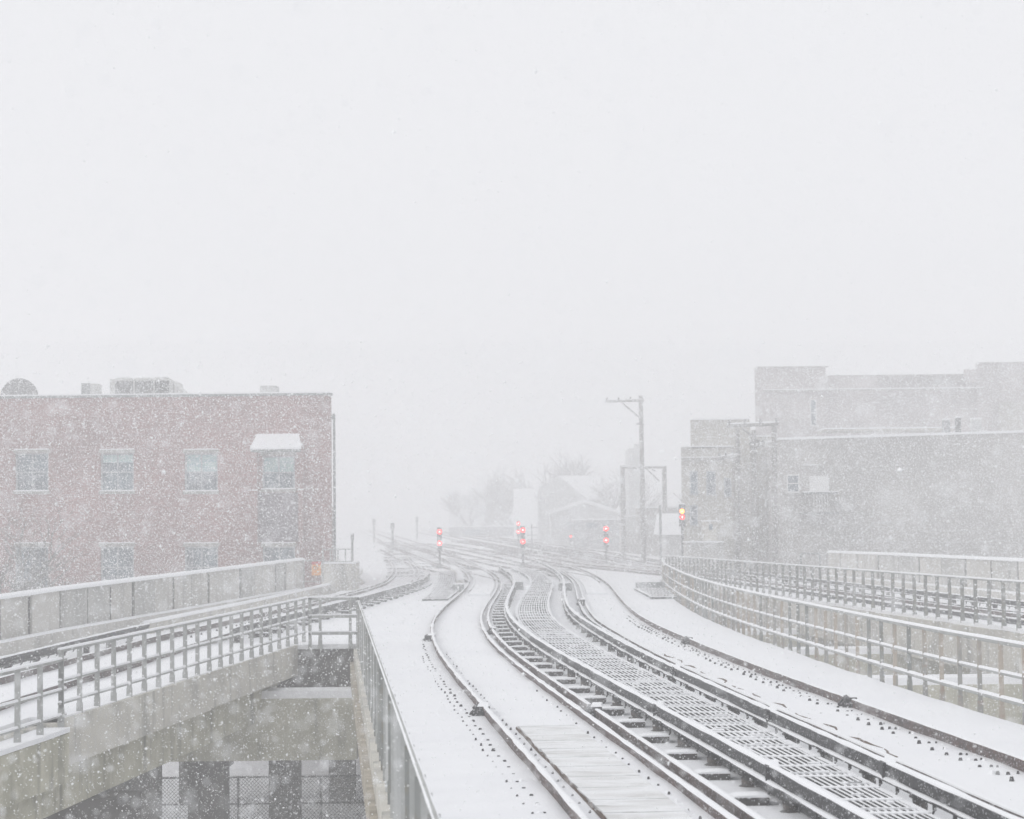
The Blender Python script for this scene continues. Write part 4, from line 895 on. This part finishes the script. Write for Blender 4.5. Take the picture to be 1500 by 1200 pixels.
tree('bare twiggy tree behind the dish at the left edge', X(14, 125), 125, 14.2, 3)
tree('bare tree showing above the corner building roof, left one', X(1050, 140), 140, 15.2, 5)
tree('bare tree showing above the corner building roof, right one', X(1092, 145), 145, 15.5, 9)
tree('very faint tree left of the tall one-armed pole', X(862, 250), 250, 21, 12, .7, BARK, -6, 7, .6)
tree('very faint tree above the gabled house', X(828, 270), 270, 21, 14, .7, BARK, -6, 7, .6)
tree('very faint tree behind the white roof slope', X(770, 300), 290, 20, 17, .7, BARK, -6, 7, .6)
tree('faint tree behind the portal frame', X(905, 220), 220, 17, 21, .65, BARK, -6, 7, .4)
tree('very faint tree beside the broad pale house', X(700, 320), 300, 20, 27, .7, BARK, -6, 7, .6)
tree('dark bare tree before the left end of the brick wall', X(8, 87), 87, 12, 41, .8, BARK, -5.9, 7, .22)
tree('dark bare tree before the brick wall, right of the leftmost one', X(75, 88), 88, 9.6, 44, .85, BARK, -5.9, 7, .18)
tree('small snowy bush rising before the brick wall at left', X(68, 86), 86, 6.6, 31, .75, TWIG, -5.9, 6, .07)

# ---------------------------------------------------------------- falling snow
def flakes():
    N1 = 850000; N2 = 3200
    y = (rng.random(N1) * (92 ** 3 - 9 ** 3) + 9 ** 3) ** (1 / 3.); u = rng.uniform(-120, 1620, N1); v = np.where(rng.random(N1) < .9, rng.uniform(500, 1235, N1), rng.uniform(-40, 500, N1))
    r = np.exp(rng.normal(math.log(.0060), .38, N1)) * (.56 + y / 72)
    y2 = (rng.random(N2) * (10 ** 2.4 - 2.4 ** 2.4) + 2.4 ** 2.4) ** (1 / 3.); u = np.concatenate([u, rng.uniform(-150, 1650, N2)]); v = np.concatenate([v, rng.uniform(-30, 1250, N2)])
    y = np.concatenate([y, y2]); r = np.concatenate([r, rng.uniform(.0025, .0062, N2)])
    d = Fv[None] + ((u - 750) / FP)[:, None] * Rv[None] - ((v - 600) / FP)[:, None] * Uv[None]
    c = CAM[None] + d * (y / d[:, 1])[:, None]
    k = c[:, 2] > -5.9; c, r = c[k], r[k]; n = len(r)
    a = rng.normal(size=(n, 3)); a /= np.linalg.norm(a, axis=1)[:, None]; b = rng.normal(size=(n, 3)); b -= (a * b).sum(1)[:, None] * a; b /= np.linalg.norm(b, axis=1)[:, None]; e = np.cross(a, b)
    s = r[:, None]
    V = np.stack([c + a * s * 1.25, c - a * s * 1.25, c + b * s, c - b * s, c + e * s * .7, c - e * s * .7], 1).reshape(-1, 3)
    T = np.array([(0, 2, 4), (2, 1, 4), (1, 3, 4), (3, 0, 4), (2, 0, 5), (1, 2, 5), (3, 1, 5), (0, 3, 5)])
    Fc = (T[None] + (np.arange(n) * 6)[:, None, None]).reshape(-1)
    me = bpy.data.meshes.new('falling_snow'); me.vertices.add(len(V)); me.vertices.foreach_set('co', V.reshape(-1).astype(np.float32))
    me.loops.add(len(Fc)); me.loops.foreach_set('vertex_index', Fc.astype(np.int32)); nf = len(Fc) // 3
    me.polygons.add(nf); me.polygons.foreach_set('loop_start', (np.arange(nf) * 3).astype(np.int32)); me.polygons.foreach_set('loop_total', np.full(nf, 3, np.int32))
    me.update(calc_edges=False); me.materials.append(FLAKE)
    o = bpy.data.objects.new('falling_snow', me); S.collection.objects.link(o); o['kind'] = 'stuff'; o['label'] = 'white snowflakes falling thickly through the air'; o['category'] = 'falling snow'
flakes()

# ---------------------------------------------------------------- haze
hz_ = MB().box(-950, 950, -80, 1550, -7.6, 24)
hm = bpy.data.materials.new('haze_air'); hm.use_nodes = True; t = hm.node_tree; t.nodes.clear()
ou = t.nodes.new('ShaderNodeOutputMaterial'); pv = t.nodes.new('ShaderNodeVolumePrincipled'); t.links.new(pv.outputs[0], ou.inputs['Volume'])
pv.inputs['Color'].default_value = (.97, .968, .972, 1); pv.inputs['Density'].default_value = HAZE; pv.inputs['Anisotropy'].default_value = 0
ho = hz_.build('haze', hm); ho['kind'] = 'stuff'; ho['label'] = 'pale snow haze filling the air'; ho['category'] = 'haze'
